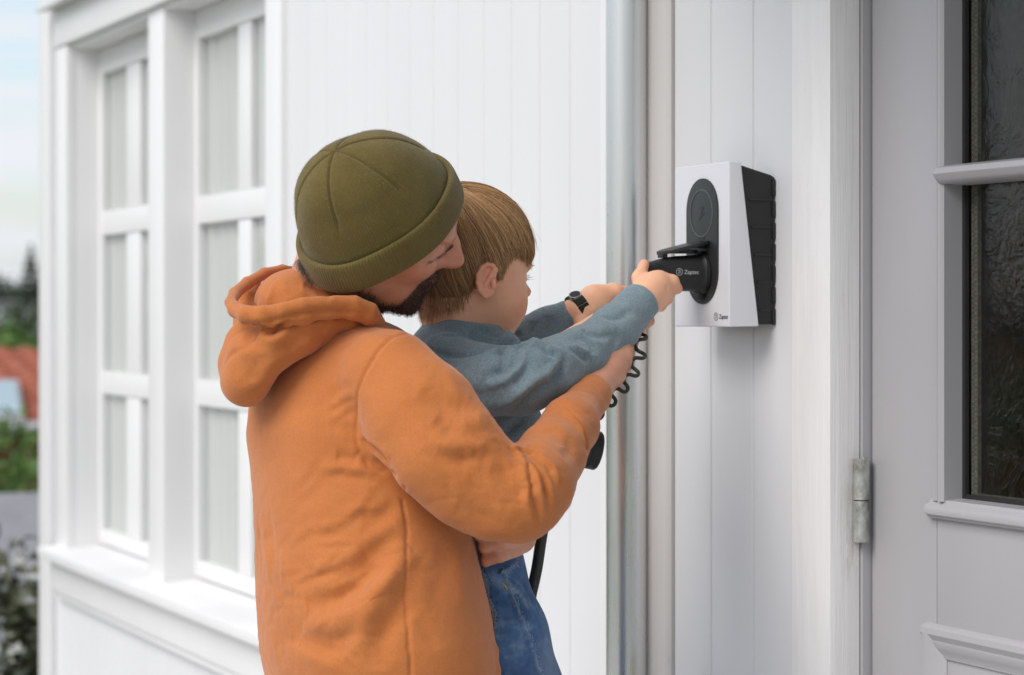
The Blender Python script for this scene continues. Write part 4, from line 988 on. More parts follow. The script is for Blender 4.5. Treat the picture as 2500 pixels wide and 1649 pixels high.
# ---- beanie: crown and turned-up cuff, built round its own axis
m = cloth('olive_knit', (.122, .090, .023), (.155, .116, .032), 900, .0008, .4, .9, 20, grain=420, gc=.18)
at_ = m.n('ShaderNodeUVMap'); wv = m.n('ShaderNodeTexWave'); wv.bands_direction = 'X'; wv.inputs['Scale'].default_value = 1.0; wv.inputs['Distortion'].default_value = .6; wv.inputs['Detail'].default_value = 1
mpn = m.n('ShaderNodeMapping'); mpn.inputs['Scale'].default_value = (48, 6, 1); m.l(at_.outputs[0], mpn.inputs[0]); m.l(mpn.outputs[0], wv.inputs['Vector']); m.bump(wv.outputs[0], .0010, .30)
m.bump(m.ramp(m.noise(380, (1, 1, 1), 2), [(.68, 0.), (.74, 1.)]), .0015, .5)
M['knit'] = m.m
def uvgrid(name, G, U, mat, parent, close=True):
    nu, nv = G.shape[:2]; V = G.reshape(-1, 3)
    Q = np.array([(i * nv + j, i * nv + j + 1, ((i + 1) % nu) * nv + j + 1, ((i + 1) % nu) * nv + j) for i in range(nu if close else nu - 1) for j in range(nv - 1)])
    me = bpy.data.meshes.new(name); W = to_world(V); me.from_pydata([tuple(v) for v in W.tolist()], [], Q.tolist())
    uv = me.uv_layers.new(name='UVMap'); uvs = []
    for i in range(nu if close else nu - 1):
        for j in range(nv - 1): uvs += [i / nu, j / nv, i / nu, (j + 1) / nv, (i + 1) / nu, (j + 1) / nv, (i + 1) / nu, j / nv]
    uv.data.foreach_set('uv', uvs); me.polygons.foreach_set('use_smooth', [True] * len(me.polygons))
    bm = bmesh.new(); bm.from_mesh(me); bmesh.ops.recalc_face_normals(bm, faces=bm.faces); bm.to_mesh(me); bm.free(); me.update()
    return link(name, me, mat, parent)
nu, nv = 420, 80
th = np.linspace(0, 2 * math.pi, nu, endpoint=False)
seams = np.radians([-158, -98, -38, 22, 82, 142]) + .35
def ring(t, r, hgt, ap=(0, 0)): return BC + e1 * (RA * r * np.cos(t) * np.where(np.cos(t) < 0, .96, 1.0) + ap[0])[:, None] + e2 * (RB * r * np.sin(t) + ap[1])[:, None] + ba * hgt[:, None]
sag = lambda t: -.004 * np.clip(np.sin(t - .5), 0, 1) ** 2
G = np.zeros((nu, nv, 3))
apx = c3(840, 389, 3.12) - BC; ax1, ax2, axh = apx @ e1, apx @ e2, apx @ ba
print('beanie apex', ax1, ax2, axh)
for j in range(nv):
    v = j / (nv - 1)
    r = (.985 - .05 * min(1, v * 3)) * (1 - v ** 2.9) ** (1 / 1.95) * (1 + .04 * math.sin(math.pi * min(v * 1.6, 1)))
    hgt = .008 + (BH - .008) * (v ** 1.05)
    s = np.full(nu, 0.0); dmin = np.min(np.abs(((th[:, None] - seams[None]) + math.pi) % (2 * math.pi) - math.pi), 1)
    pin = np.exp(-(dmin * max(r, .05) * .11 / .0022) ** 2) * (v > .50) * min(1, max(0, (v - .50) / .10)) * .0032
    puff = .0065 * np.abs(np.sin((dmin) * 3)) * np.clip((v - .4) / .3, 0, 1)
    G[:, j] = ring(th, np.maximum(r, 1e-3) * (1 + puff * 4 - pin * 9), np.full(nu, hgt) + sag(th) * (1 - v) - pin * .8, (-.012 * v * v, .010 * v * v))
VV = G.reshape(-1, 3); 
G = (VV + unit(ba) * (wob(VV, 60, 2) * .0016)[:, None] + e2 * (wob(VV, 38, 7) * .0022)[:, None]).reshape(nu, nv, 3)
uvgrid('beanie', G, None, M['knit'], man)
pil = MB(); rp = np.random.RandomState(8); GW = to_world(G.reshape(-1, 3)).reshape(G.shape)
for i in range(520):
    a, b = rp.randint(nu), int(nv * min(.97, .12 + .8 * rp.rand())); r_ = .00045 + .0006 * rp.rand() ** 2; p = GW[a, b] + rp.normal(size=3) * .0002
    pil.add([p + r_ * np.array(q) for q in ((1.4, 0, 0), (-1.4, 0, 0), (0, 1, 0), (0, -1, 0), (0, 0, 1), (0, 0, -1))], [(0, 2, 4), (2, 1, 4), (1, 3, 4), (3, 0, 4), (2, 0, 5), (1, 2, 5), (3, 1, 5), (0, 3, 5)])
mp_ = Mat('wool_pill', (.27, .225, .085), .95); tag(link('wool_pills', pil.me('wool_pills', True), mp_.m, man), kind='stuff')
rf_ = np.random.RandomState(9); fz_ = []
GN = np.cross(np.roll(G, -1, 0) - np.roll(G, 1, 0), np.gradient(G, axis=1)); GN /= np.linalg.norm(GN, axis=2, keepdims=True) + 1e-9; GN *= np.sign((GN * (G - (BC + ba * .05))).sum(2, keepdims=True))
for i in range(9000):
    a, b = rf_.randint(nu), rf_.randint(6, nv - 1); p = G[a, b]; d = unit(GN[a, b] * .7 + rf_.normal(size=3) * .6); fz_.append(np.array([p, p + d * .0012, p + d * .0022 + rf_.normal(size=3) * .0004]))
mfz = Mat('wool_fuzz', (.20, .16, .06), .95); tag(strands('wool_fuzz', fz_, .00009, mfz.m, man), kind='stuff')
# cuff: rounded band turned up over the lower edge
nvc = 26; Gc = np.zeros((nu, nvc, 3)); a_c = np.linspace(0, 2 * math.pi, nvc)
for j, a in enumerate(a_c):
    ca, sa = math.cos(a), math.sin(a); hh, tt = CH / 2, .0055
    dz = hh * math.copysign(abs(sa) ** .55, sa); dr_ = tt * math.copysign(abs(ca) ** .7, ca)
    r = 1.0 + (dr_ + .004 - dz * .05) / .11
    Gc[:, j] = ring(th, np.full(nu, r), sag(th) + dz + CH / 2 - .002 + .0012 * np.sin(th * 5 + 1))
mk2 = M['knit'].copy(); [setattr(n_.inputs['Strength'], 'default_value', .40) or setattr(n_.inputs['Distance'], 'default_value', .0016) for n_ in mk2.node_tree.nodes if n_.type == 'BUMP' and n_.inputs['Height'].is_linked and n_.inputs['Height'].links[0].from_node.type == 'TEX_WAVE']
uvgrid('beanie_cuff', Gc, None, mk2, man)

# ---- trousers and shoes (below the picture)
m = cloth('dark_trousers', (.03, .032, .036), (.045, .047, .052), 900, .0006, .1); M['trousers'] = m.m
def wpt(off_r, off_f, z): return to_cam((np.array(base) + RGT * off_r + FWD * off_f + np.array([0, 0, z - base[2]]))[None])[0]
T_ = Field((-.45, -1.42, -3.75), (.25, -.40, -2.95), .010)
hipc = wpt(.03, .03, .86)
T_.ell(hipc, (.15, .13, .19), None, .03)
feet = []
for sgn in (-1, 1):
    hp_ = wpt(.03 + .03 * -sgn, .03 - sgn * -.11, .80); kn = wpt(.08, .03 + sgn * .13, .48); an = wpt(.03, .03 + sgn * .14, .10)
    T_.chain([hp_, kn, an], [.105, .075, .062], .03); feet.append(an)
TV, TQ_ = T_.mesh(2); TV = TV + normals(TV, TQ_) * (wob(TV, 40, 8) * .003)[:, None]
skin_mesh('trousers', TV, TQ_, M['trousers'], man)
m = Mat('shoe_leather', (.05, .035, .025), .5); M['shoe'] = m.m
for an in feet:
    T2 = Field(an + np.array([-.14, -.12, -.10]), an + np.array([.26, .08, .10]), .007)
    zt = -1.4 + .012
    T2.chain([np.array([an[0] - .04, zt + .045, an[2]]), np.array([an[0] + .10, zt + .040, an[2] - .02]), np.array([an[0] + .19, zt + .032, an[2] - .03])], [.042, .044, .034], .01); T2.cone(an, np.array([an[0], zt + .05, an[2]]), .048, .045, .01)
    T2.plane((an[0], zt, an[2]), (0, -1, 0), .4, .002)
    v, q = T2.mesh(2); skin_mesh('shoe', v, q, M['shoe'], man)
# ================================================================== the boy
BD = 3.45
bf = unit((.87, -.07, -.48)); bt = np.array([.07, .99, .02]); bt = unit(bt - bf * (bf @ bt)); bs = np.cross(bf, bt); bs = bs if bs[2] > 0 else -bs
BA = np.stack([bf, bt, bs]); BO = c3(1131, 655, BD)
def bp_(a, b, c=0.0): return BO + a * bf + b * bt + c * bs
def onplane(px, py, p0, n):
    d = c3(px, py, 1.0); return d * ((p0 @ n) / (d @ n))
K = Field((c3(985, 800, 3.5)[0], c3(1200, 1560, 3.4)[1], -3.72), (c3(1690, 800, 3.6)[0], c3(1200, 440, 3.4)[1], -3.24), .0021)
K.ell(bp_(-.002, .030), (.094, .084, .076), BA, .02)
K.ell(bp_(.042, -.030), (.050, .068, .062), BA, .03)
K.ell(bp_(.052, -.073), (.034, .026, .036), BA, .025); K.ell(bp_(.066, -.084), (.014, .013, .018), BA, .015)
for g in (1, -1):
    K.ell(bp_(.050, -.046, .036 * g), (.034, .033, .026), BA, .02)                      # full cheek
    K.ell(bp_(.088, -.008, .028 * g), (.012, .010, .014), BA, .008, 'c'); K.ell(bp_(.076, -.008, .028 * g), (.012, .011, .013), BA, .005)
    K.ell(bp_(.086, .012, .022 * g), (.008, .006, .018), BA, .012)
K.chain([bp_(.087, -.002), bp_(.097, -.018), bp_(.104, -.026)], [.006, .0068, .0088], .006)
for g in (1, -1): K.ell(bp_(.091, -.029, .009 * g), (.008, .007, .006), BA, .006)
K.ell(bp_(.088, -.050), (.009, .005, .016), BA, .005); K.ell(bp_(.086, -.059), (.009, .006, .014), BA, .005)
K.cone(bp_(.099, -.0545, -.02), bp_(.099, -.0545, .02), .004, .004, .002, 'c')
# ear
en = unit(bs * .93 - bf * .36 + bt * .05); E0 = bp_(-.008, -.018, .0755)
ep = lambda x, y, o=0.0: onplane(x, y, E0, en) + en * o
eax = np.stack([unit(np.cross(bt, en)), bt, en])
K.ell(ep(1190, 686, -.007), (.011, .020, .006), eax, .006)
# neck, core of the body
K.cone(bp_(-.012, -.05), c3(1120, 840, 3.46), .047, .050, .025)
K.chain([c3(1125, 870, 3.46), c3(1145, 1000, 3.45), c3(1180, 1250, 3.44), c3(1200, 1400, 3.44)], [.042, .045, .045, .045], .02)
shb = c3(1092, 890, 3.40); elb = c3(1275, 925, 3.36); wrb = c3(1570, 733, 3.548)
K.chain([c3(1125, 860, 3.46), shb, elb, wrb], [.035, .028, .028, .0205], .012)
K.chain([c3(1125, 860, 3.46), c3(1200, 865, 3.56), c3(1270, 840, 3.585), c3(1335, 800, 3.577), c3(1412, 752, 3.56)], [.030, .022, .020, .018, .0165], .010)
# ---- right hand on the plug
hand(K, [(H((1568, 738, 3.548), (1588, 712, 3.560), (1603, 696, 3.568)), [.0215, .0235, .0215]), (H((1585, 738, 3.556), (1612, 716, 3.568)), [.018, .017])],
     [(H((1612, 682, 3.570), (1642, 687, 3.572), (1655, 706, 3.588)), [.0125, .0092, .0076]), (H((1617, 694, 3.570), (1634, 712, 3.585), (1636, 716, 3.62)), [.012, .0092, .008]),
      (H((1613, 712, 3.570), (1627, 730, 3.59), (1630, 726, 3.63)), [.011, .0088, .0075]), (H((1603, 732, 3.566), (1613, 747, 3.59), (1617, 738, 3.62)), [.010, .0080, .007]),
      (H((1572, 712, 3.558), (1560, 678, 3.572), (1573, 646, 3.588)), [.0150, .0102, .0078])], .005)
# ---- left hand, further back, on the lead below the plug
hand(K, [(H((1410, 754, 3.56), (1450, 732, 3.575), (1496, 722, 3.59)), [.0165, .0200, .0185]), (H((1430, 765, 3.555), (1470, 755, 3.57)), [.015, .016])],
     [(H((1496, 712, 3.59), (1535, 716, 3.60), (1566, 736, 3.61)), [.011, .0092, .0080]), (H((1500, 726, 3.59), (1540, 742, 3.60), (1562, 772, 3.615)), [.011, .0090, .0078]), (H((1496, 742, 3.585), (1530, 766, 3.60), (1544, 796, 3.615)), [.010, .0085, .0075]),
      (H((1480, 752, 3.58), (1504, 782, 3.595), (1512, 806, 3.61)), [.009, .0076, .007]), (H((1440, 768, 3.555), (1424, 786, 3.548), (1414, 800, 3.55)), [.0135, .0115, .0088])], .005)
KV, KQ = K.mesh(2); KN = normals(KV, KQ)
KV = folds(KV, KQ, [([(1630, 706), (1636, 700), (1632, 690)], 'v', 1.5, 3), ([(1579, 668), (1570, 676), (1560, 690)], 'v', 1.0, 3)])
q = KV - BO; a_, b_, c_ = q @ bf, q @ bt, q @ bs
eard = np.linalg.norm(KV - ep(1187, 688), axis=1)
flush = .5 * np.exp(-((a_ - .06) ** 2 + (b_ + .048) ** 2 + (np.abs(c_) - .05) ** 2) / .03 ** 2) + .75 * np.exp(-(eard / .030) ** 2) * (b_ < .012) * (np.abs(c_) > .065)
hd_ = np.minimum(np.linalg.norm(KV - c3(1652, 706, 3.58), axis=1), np.linalg.norm(KV - c3(1573, 640, 3.59), axis=1)); flush += .55 * np.exp(-(hd_ / .014) ** 2)
boy = skin_mesh('person', KV, KQ, M['skin_boy'], None, {'flush': np.clip(flush, 0, 1), 'stubble': np.zeros(len(KV))})
W1 = Vector(to_world(c3(1200, 1400, 3.43)[None])[0]); boy.data.transform(Matrix.Translation(-W1)); boy.location = W1
tag(boy, 'small child with brown hair in blue-grey fleece, lifted up and pushing the plug in', 'person')
# ---- ear, finely modelled
ec_ = ep(1187, 687); Ea = Field(ec_ - np.array([.024, .034, .024]), ec_ + np.array([.024, .034, .024]), .0009)
Ea.ell(ep(1187, 685, -.003), (.0135, .0235, .0055), eax, .004)
Ea.ell(ep(1192, 715, -.002), (.0075, .0085, .0045), eax, .004)
Ea.chain([ep(*q, .0005) for q in ((1206, 676), (1209, 660), (1202, 649), (1190, 646), (1176, 654), (1168, 672), (1167, 692), (1173, 710), (1184, 724))], [.0030, .0034, .0036, .0038, .0038, .0037, .0036, .0036, .0036], .003)
Ea.chain([ep(*q, .004) for q in ((1194, 660), (1190, 672), (1187, 684))], [.0045, .0050, .0045], .003, 'c'); Ea.chain([ep(*q, .004) for q in ((1196, 684), (1196, 697), (1199, 702))], [.0050, .0062, .0045], .003, 'c')
Ea.chain([ep(*q, .001) for q in ((1203, 664), (1197, 676), (1187, 692), (1184, 706), (1192, 712))], [.0022, .0026, .0028, .0026, .002], .003)
Ea.ell(ep(1205, 696, .0), (.004, .006, .004), eax, .003)
EV, EQ = Ea.mesh(2)
skin_mesh('ear', EV, EQ, M['skin_boy'], boy, {'flush': np.full(len(EV), .55), 'stubble': np.zeros(len(EV))})
# ---- hair: strands running from the crown of the head
HC = bp_(.0, .028); HR = np.array([.1035, .0965, .0865])
wv_ = unit(-.50 * bf + .84 * bt + .12 * bs)                      # whorl
def rdir(D): L_ = D @ BA.T; return 1 / np.sqrt(((L_ / HR) ** 2).sum(-1))
p_ = unit(bf - wv_ * (bf @ wv_)); q_ = np.cross(wv_, p_)
def polar(D): return np.arctan2(D @ q_, D @ p_), np.arccos(np.clip(D @ wv_, -1, 1))
def hit(px, py):
    d = c3(px, py, 1.0); A_ = (BA @ d) / HR; B0 = (BA @ -HC) / HR
    aa, bb, cc = A_ @ A_, 2 * A_ @ B0, B0 @ B0 - 1; ds = bb * bb - 4 * aa * cc
    t = (-bb - math.sqrt(max(ds, 0))) / (2 * aa); return unit(d * t - HC)
edge = [(1302, 628), (1290, 630), (1273, 614), (1256, 622), (1246, 640), (1236, 668), (1226, 698), (1216, 672), (1209, 655), (1190, 640), (1170, 655), (1160, 686), (1151, 708), (1136, 742), (1100, 764), (1046, 780)]
Dn = np.array([hit(*e) for e in edge]); loc = Dn @ BA.T; mir = loc.copy(); mir[:, 2] *= -1
Dall = np.concatenate([loc, mir]) @ BA
ph_, tm_ = polar(Dall); oo = np.argsort(ph_); ph_, tm_ = ph_[oo], tm_[oo]
tmax = lambda ph: np.interp((ph + math.pi) % (2 * math.pi) - math.pi, ph_, tm_, period=2 * math.pi)
def hpt(ph, t, f): D = np.cos(t)[..., None] * wv_ + np.sin(t)[..., None] * (np.cos(ph)[..., None] * p_ + np.sin(ph)[..., None] * q_); return HC + D * (rdir(D) * f)[..., None]
PHI, TT = np.meshgrid(np.linspace(-math.pi, math.pi, 180, endpoint=False), np.linspace(.001, .90, 46), indexing='ij')
G = hpt(PHI, TT * tmax(PHI), np.where(np.cos(PHI) > .75, .945, .945 - .05 * np.clip((TT - .72) / .28, 0, 1)))
hb = uvgrid('hair_base', G, None, M['hair_boy'], boy)
ta = hb.data.attributes.new('tone', 'FLOAT', 'POINT'); ta.data.foreach_set('value', np.full(len(hb.data.vertices), .18, F32))
rs = np.random.RandomState(11); ps = []; tone = []
ncl = 1100; cph = rs.rand(ncl) * 2 * math.pi - math.pi; cph.sort()
u = np.linspace(0, 1, 10)
while len(ps) < 17000:
    ph = rs.rand() * 2 * math.pi - math.pi; mx_ = tmax(ph)
    t0 = mx_ * math.sqrt(rs.rand()) * .97; L_ = .55 + .55 * rs.rand(); over = -.16 + .36 * rs.rand()
    t1 = min(t0 + L_, mx_ + over)
    if t1 - t0 < .12: continue
    ci = np.argmin(np.abs(cph - ph)); lay = rs.rand()
    phs = ph + (cph[ci] - ph) * u ** 1.5 * .75 + .05 * (rs.rand() - .5) * u + .035 * math.sin(ci * 7.7) * u ** 2 / max(.3, math.sin(t0 + .3))
    ts = t0 + (t1 - t0) * u
    f = .950 + .035 * lay + .020 * ((ci // 2) * .618 % 1) * np.sin(u * math.pi * .75) - np.where(math.cos(ph) > .75, 0, .055) * np.clip((ts / mx_ - .72) / .28, 0, 1) ** 1.5 + .004 * rs.normal() * u
    f = f + np.clip((ts - mx_) / .10, 0, 1) * -.02
    pt_ = hpt(phs, ts, f)
    ex_, ey_, _d = pix(pt_[-3:])
    if ((((ex_ - 1187) / 19) ** 2 + ((ey_ - 690) / 40) ** 2 < 1) & (pt_[-3:, 2] > BO[2])).any(): continue
    ps.append(pt_); tone.append(np.clip(.12 + .42 * ((ci // 3) * .381 % 1) + .26 * rs.normal() + .12 * math.cos(ph), 0, 1))
for i in range(320):
    j = rs.randint(len(ps)); q = ps[j].copy(); up0 = unit(q[4] - HC); q += up0[None] * (np.linspace(0, 1, 10) ** 1.4 * (.003 + .006 * rs.rand()))[:, None]; ps.append(q); tone.append(.8)
strands('hair', ps, .00025, M['hair_boy'], boy, np.array(tone))
kx, ky, kd = pix(KV); KN = normals(KV, KQ)
lim = np.interp(kx, [1040, 1100, 1136, 1150, 1160], [778, 766, 742, 712, 690])
wn = ((ky > 690) & (ky < lim - 8) & (kx > 1000) & (kx < 1156) & (np.linalg.norm(KV - BO, axis=1) < .13) & (KV[:, 2] > BO[2] - .02)).astype(float)
if wn.sum() > 10: strands('nape_hair', surf_hair(KV, KN, wn, 1600, .010, .020, lambda v, n: n * .16 - bt * .95 + bf * .12, 5, .10), .00026, M['hair_boy'], boy, np.clip(.30 + .22 * rs.normal(size=1600), 0, 1))
# lashes and eyebrow that show past the cheek
o = []
for i in range(26):
    b0 = bp_(.0895, -.006 + .002 * rs.normal(), .012 + .026 * rs.rand()); d = unit(bf + .15 * bt + .25 * rs.normal(size=3)); o.append(np.array([b0, b0 + d * .004, b0 + d * .007 + bt * .001]))
for i in range(90):
    b0 = bp_(.090, .012 + .002 * rs.normal(), .006 + .032 * rs.rand()); d = unit(.3 * bf + bs + .4 * rs.normal(size=3)); o.append(np.array([b0, b0 + d * .003, b0 + d * .006]))
strands('eyelashes', o, .00022, M['hair_dark'], boy)

# ---- fleece jacket
Fz = Field((c3(960, 800, 3.5)[0], c3(1200, 1460, 3.4)[1], -3.70), (c3(1640, 800, 3.6)[0], c3(1200, 655, 3.5)[1], -3.22), .0023)
# collar
ca_ = unit((.10, 1, .10)); CC = c3(1132, 842, 3.455)
Fz.chain([CC - ca_ * .02, CC + ca_ * .055], [.062, .054], .012)
Fz.plane(c3(1132, 779, 3.455), unit((.16, 1, .06)), .12, .004)
Fz.chain([CC + ca_ * .006, CC + ca_ * .09], [.045, .050], .004, 'c')
Fz.chain([c3(1122, 905, 3.46), c3(1165, 980, 3.46), c3(1198, 1060, 3.46), c3(1195, 1200, 3.45), c3(1182, 1330, 3.44)], [pr(104, 3.4), pr(116, 3.4), pr(120, 3.4), pr(104, 3.4), pr(84, 3.4)], .03, ax=unit((.3, 0, .95)), sq=1.15)
Fz.cone(c3(1060, 868, 3.44), c3(1200, 870, 3.50), pr(62, 3.4), pr(60, 3.4), .03)
Fz.chain([CC + ca_ * .006, CC + ca_ * .09], [.045, .050], .004, 'c')
# near sleeve
N_ = [c3(1088, 893, 3.385), c3(1175, 930, 3.345), c3(1262, 930, 3.335), c3(1345, 906, 3.37), c3(1420, 868, 3.42), c3(1500, 806, 3.49), c3(1568, 733, 3.548)]
Fz.chain(N_, [pr(r, 3.4) for r in (78, 84, 82, 74, 67, 58, 50)], .014)
Fz.chain([c3(1560, 741, 3.54), c3(1600, 700, 3.575)], [pr(48, 3.5), pr(47, 3.5)], .004)
cn = np.array([.55, .58, -.55])
Fz.plane(c3(1567, 731, 3.548), cn, .07, .004)
Fz.cone(c3(1558, 742, 3.54), c3(1620, 680, 3.59), pr(40, 3.5), pr(42, 3.5), .002, 'c')
# bumps where the sleeve bunches on top
Fz.chain([c3(1278, 852, 3.33), c3(1300, 846, 3.34), c3(1316, 856, 3.345)], [pr(16, 3.4), pr(18, 3.4), pr(14, 3.4)], .012)
Fz.chain([c3(1342, 850, 3.37), c3(1372, 842, 3.38), c3(1404, 834, 3.40)], [pr(18, 3.4), pr(22, 3.4), pr(26, 3.4)], .012)
Fz.chain([c3(1205, 845, 3.40), c3(1235, 832, 3.41), c3(1268, 840, 3.40)], [pr(20, 3.4), pr(20, 3.4), pr(14, 3.4)], .012)
# far sleeve
Fz.chain([c3(1180, 860, 3.57), c3(1262, 838, 3.58), c3(1335, 800, 3.575), c3(1402, 760, 3.565)], [pr(62, 3.5), pr(56, 3.5), pr(46, 3.5), pr(36, 3.5)], .016)
Fz.plane(c3(1396, 762, 3.565), np.array([.82, .52, .1]), .05, .003); Fz.cone(c3(1385, 769, 3.566), c3(1440, 735, 3.565), pr(30, 3.5), pr(32, 3.5), .002, 'c')
FV, FQ = Fz.mesh(2)
FV = FV + normals(FV, FQ) * (wob(FV, 60, 13) * .0013 + wob(FV, 180, 14) * .0005)[:, None]
FV = folds(FV, FQ, [
 ([(1212, 862), (1216, 846), (1236, 834), (1258, 836), (1274, 844)], 'v', 13.05, 5), ([(1275, 843), (1276, 862), (1262, 885), (1240, 905), (1212, 925), (1180, 940)], 's', 9.79, 9),
 ([(1325, 846), (1332, 862), (1350, 866), (1368, 876), (1370, 895), (1345, 920), (1310, 950), (1265, 985), (1220, 1008)], 's', -9.79, 10), ([(1340, 850), (1358, 848), (1372, 860), (1376, 885)], 'r', 6.52, 7),
 ([(1224, 850), (1226, 872), (1216, 895), (1205, 910)], 'v', 6.52, 6), ([(1285, 850), (1292, 880), (1275, 915), (1240, 945)], 'v', 5.22, 9), ([(1400, 840), (1425, 858), (1445, 868)], 's', 6.52, 7), ([(1405, 822), (1432, 820), (1452, 838), (1458, 862)], 'v', 4.35, 7),
 ([(1425, 800), (1450, 815), (1480, 818), (1505, 808)], 'v', 4.35, 7), ([(1470, 765), (1495, 775), (1525, 770), (1548, 750)], 'v', 3.92, 7), ([(1490, 860), (1510, 830), (1518, 800)], 'v', 3.92, 9), ([(1350, 930), (1400, 910), (1450, 880)], 'v', 3.26, 14),
 ([(1552, 700), (1578, 718), (1592, 744), (1592, 772)], 'l', 1.2, 3.5), ([(1320, 820), (1330, 790), (1336, 765)], 'v', 5.44, 8), ([(1290, 835), (1295, 805), (1300, 780)], 'v', 5.44, 7), ([(1278, 840), (1272, 815), (1262, 805)], 'v', 6.52, 6), ([(1258, 835), (1250, 822)], 'v', 5.44, 5), ([(1345, 790), (1370, 800), (1385, 815)], 'v', 3.26, 6),
 ([(1040, 850), (1080, 862), (1130, 860), (1180, 846), (1215, 838)], 'v', 8.70, 6), ([(1060, 815), (1110, 812), (1160, 820), (1200, 830)], 'v', 3.04, 5), ([(1165, 838), (1160, 800), (1190, 806), (1210, 822)], 'v', 3.26, 5),
 ([(1090, 915), (1105, 940), (1100, 980)], 'v', 4.35, 7), ([(1140, 870), (1120, 900), (1095, 930)], 'v', 3.48, 8), ([(1120, 960), (1160, 975), (1220, 970)], 'v', 3.92, 12), ([(1230, 1060), (1255, 1040), (1285, 1020)], 'v', 5.44, 8)])
skin_mesh('fleece_jacket', FV, FQ, M['fleece'], boy)

# ---- jeans
J = Field((c3(1020, 800, 3.55)[0], -1.05, -3.70), (c3(1430, 800, 3.6)[0], c3(1200, 1270, 3.4)[1], -3.26), .0034)
J.ell(c3(1182, 1400, 3.44), (.055, .070, .085), None, .02)
J.chain([c3(1178, 1320, 3.44), c3(1180, 1400, 3.44)], [pr(86, 3.4), pr(98, 3.4)], .02)
lg = [c3(1182, 1425, 3.395), c3(1216, 1560, 3.38), c3(1250, 1700, 3.37), c3(1280, 1900, 3.40), c3(1262, 2160, 3.47)]
J.chain(lg, [pr(r, 3.4) for r in (104, 118, 120, 96, 76)], .02)
lg2 = [c3(1190, 1420, 3.50), c3(1210, 1560, 3.52), c3(1255, 1700, 3.53), c3(1262, 1900, 3.55), c3(1240, 2150, 3.60)]
J.chain(lg2, [pr(r, 3.5) for r in (84, 96, 100, 86, 74)], .02)
J.chain([c3(1222, 1398, 3.335), c3(1245, 1390, 3.35), c3(1262, 1378, 3.375), c3(1270, 1358, 3.40)], [pr(7, 3.4), pr(9, 3.4), pr(9, 3.4), pr(7, 3.4)], .004)
JV, JQ = J.mesh(2)
JV = JV + normals(JV, JQ) * (wob(JV, 60, 21) * .0012)[:, None]
SEAM = [(1222, 1385), (1240, 1418), (1252, 1450), (1265, 1485), (1284, 1530), (1300, 1576), (1312, 1615), (1322, 1649)]
JV = folds(JV, JQ, [(SEAM, 's', 3.52, 4), ([(1228, 1402), (1250, 1396), (1268, 1376)], 'v', 5.60, 5), ([(1245, 1425), (1268, 1440), (1290, 1480), (1300, 1510)], 's', 4.80, 8), ([(1250, 1405), (1270, 1412), (1290, 1425)], 'v', 3.20, 6),
 ([(1215, 1465), (1235, 1462), (1255, 1455)], 'v', 2.88, 6), ([(1220, 1510), (1245, 1500), (1268, 1500)], 'v', 2.40, 6), ([(1270, 1540), (1300, 1535), (1325, 1525)], 'v', 2.56, 7), ([(1225, 1570), (1260, 1578), (1295, 1578)], 'v', 2.40, 6), ([(1305, 1585), (1330, 1580), (1345, 1582)], 'v', 2.40, 6), ([(1310, 1640), (1330, 1636), (1350, 1640)], 's', 3.20, 6), ([(1180, 1400), (1200, 1440), (1215, 1480)], 'v', 1.92, 5)])
JN = normals(JV, JQ); wear = np.zeros(len(JV))
ix = [i for i in on_surface(JV, JN, [(x + 5, y) for x, y in dense(SEAM, 4)]) if i is not None]
for i in ix: wear = np.maximum(wear, .45 * np.exp(-(np.linalg.norm(JV - JV[i], axis=1) / .0022) ** 2))
for P in ([(1225, 1398), (1248, 1390), (1264, 1376), (1270, 1358)], [(1250, 1430), (1272, 1448), (1288, 1478)]):
    for i in [i for i in on_surface(JV, JN, dense(P, 4)) if i is not None]: wear = np.maximum(wear, .55 * np.exp(-(np.linalg.norm(JV - JV[i], axis=1) / .0026) ** 2))
jx, jy, jd = pix(JV); wear += .35 * np.exp(-((jx - 1345) / 30) ** 2 - ((jy - 1640) / 90) ** 2) * (JN[:, 2] > 0)
skin_mesh('jeans', JV, JQ, M['denim'], boy, {'wear': np.clip(wear, 0, 1)})
# trim strip with studs along the back pocket
m = Mat('stitch_yellow', (.55, .45, .14), .6); M['stitch'] = m.m
m = cloth('pocket_denim', (.12, .17, .23), (.22, .28, .34), 700, .0008, .1); M['pocket'] = m.m
m = Mat('black_stud', (.01, .01, .012), .3); M['stud'] = m.m
def patch(name, poly, off, mat, thick=.0016):
    ii = on_surface(JV, JN, poly, 9)
    pt = np.array([JV[i] + JN[i] * off for i in ii if i is not None]); nn = np.mean([JN[i] for i in ii if i is not None], 0)
    if len(pt) < 3: return None
    n = len(pt); V = np.concatenate([pt + nn * thick, pt - nn * .004]); W = to_world(V)
    return MB().add(W, [tuple(range(n)), tuple(range(n, 2 * n))[::-1]] + [(i, (i + 1) % n, (i + 1) % n + n, i + n) for i in range(n)]).build(name, mat, boy)
strip = [[(1160, 1372), (1182, 1382), (1192, 1410), (1172, 1405)], [(1172, 1405), (1192, 1410), (1202, 1450), (1182, 1450)], [(1182, 1450), (1202, 1450), (1216, 1490), (1194, 1492)], [(1194, 1492), (1216, 1490), (1206, 1530), (1200, 1530)]]
for sp_ in strip: patch('pocket_edge', sp_, .0012, M['pocket'])
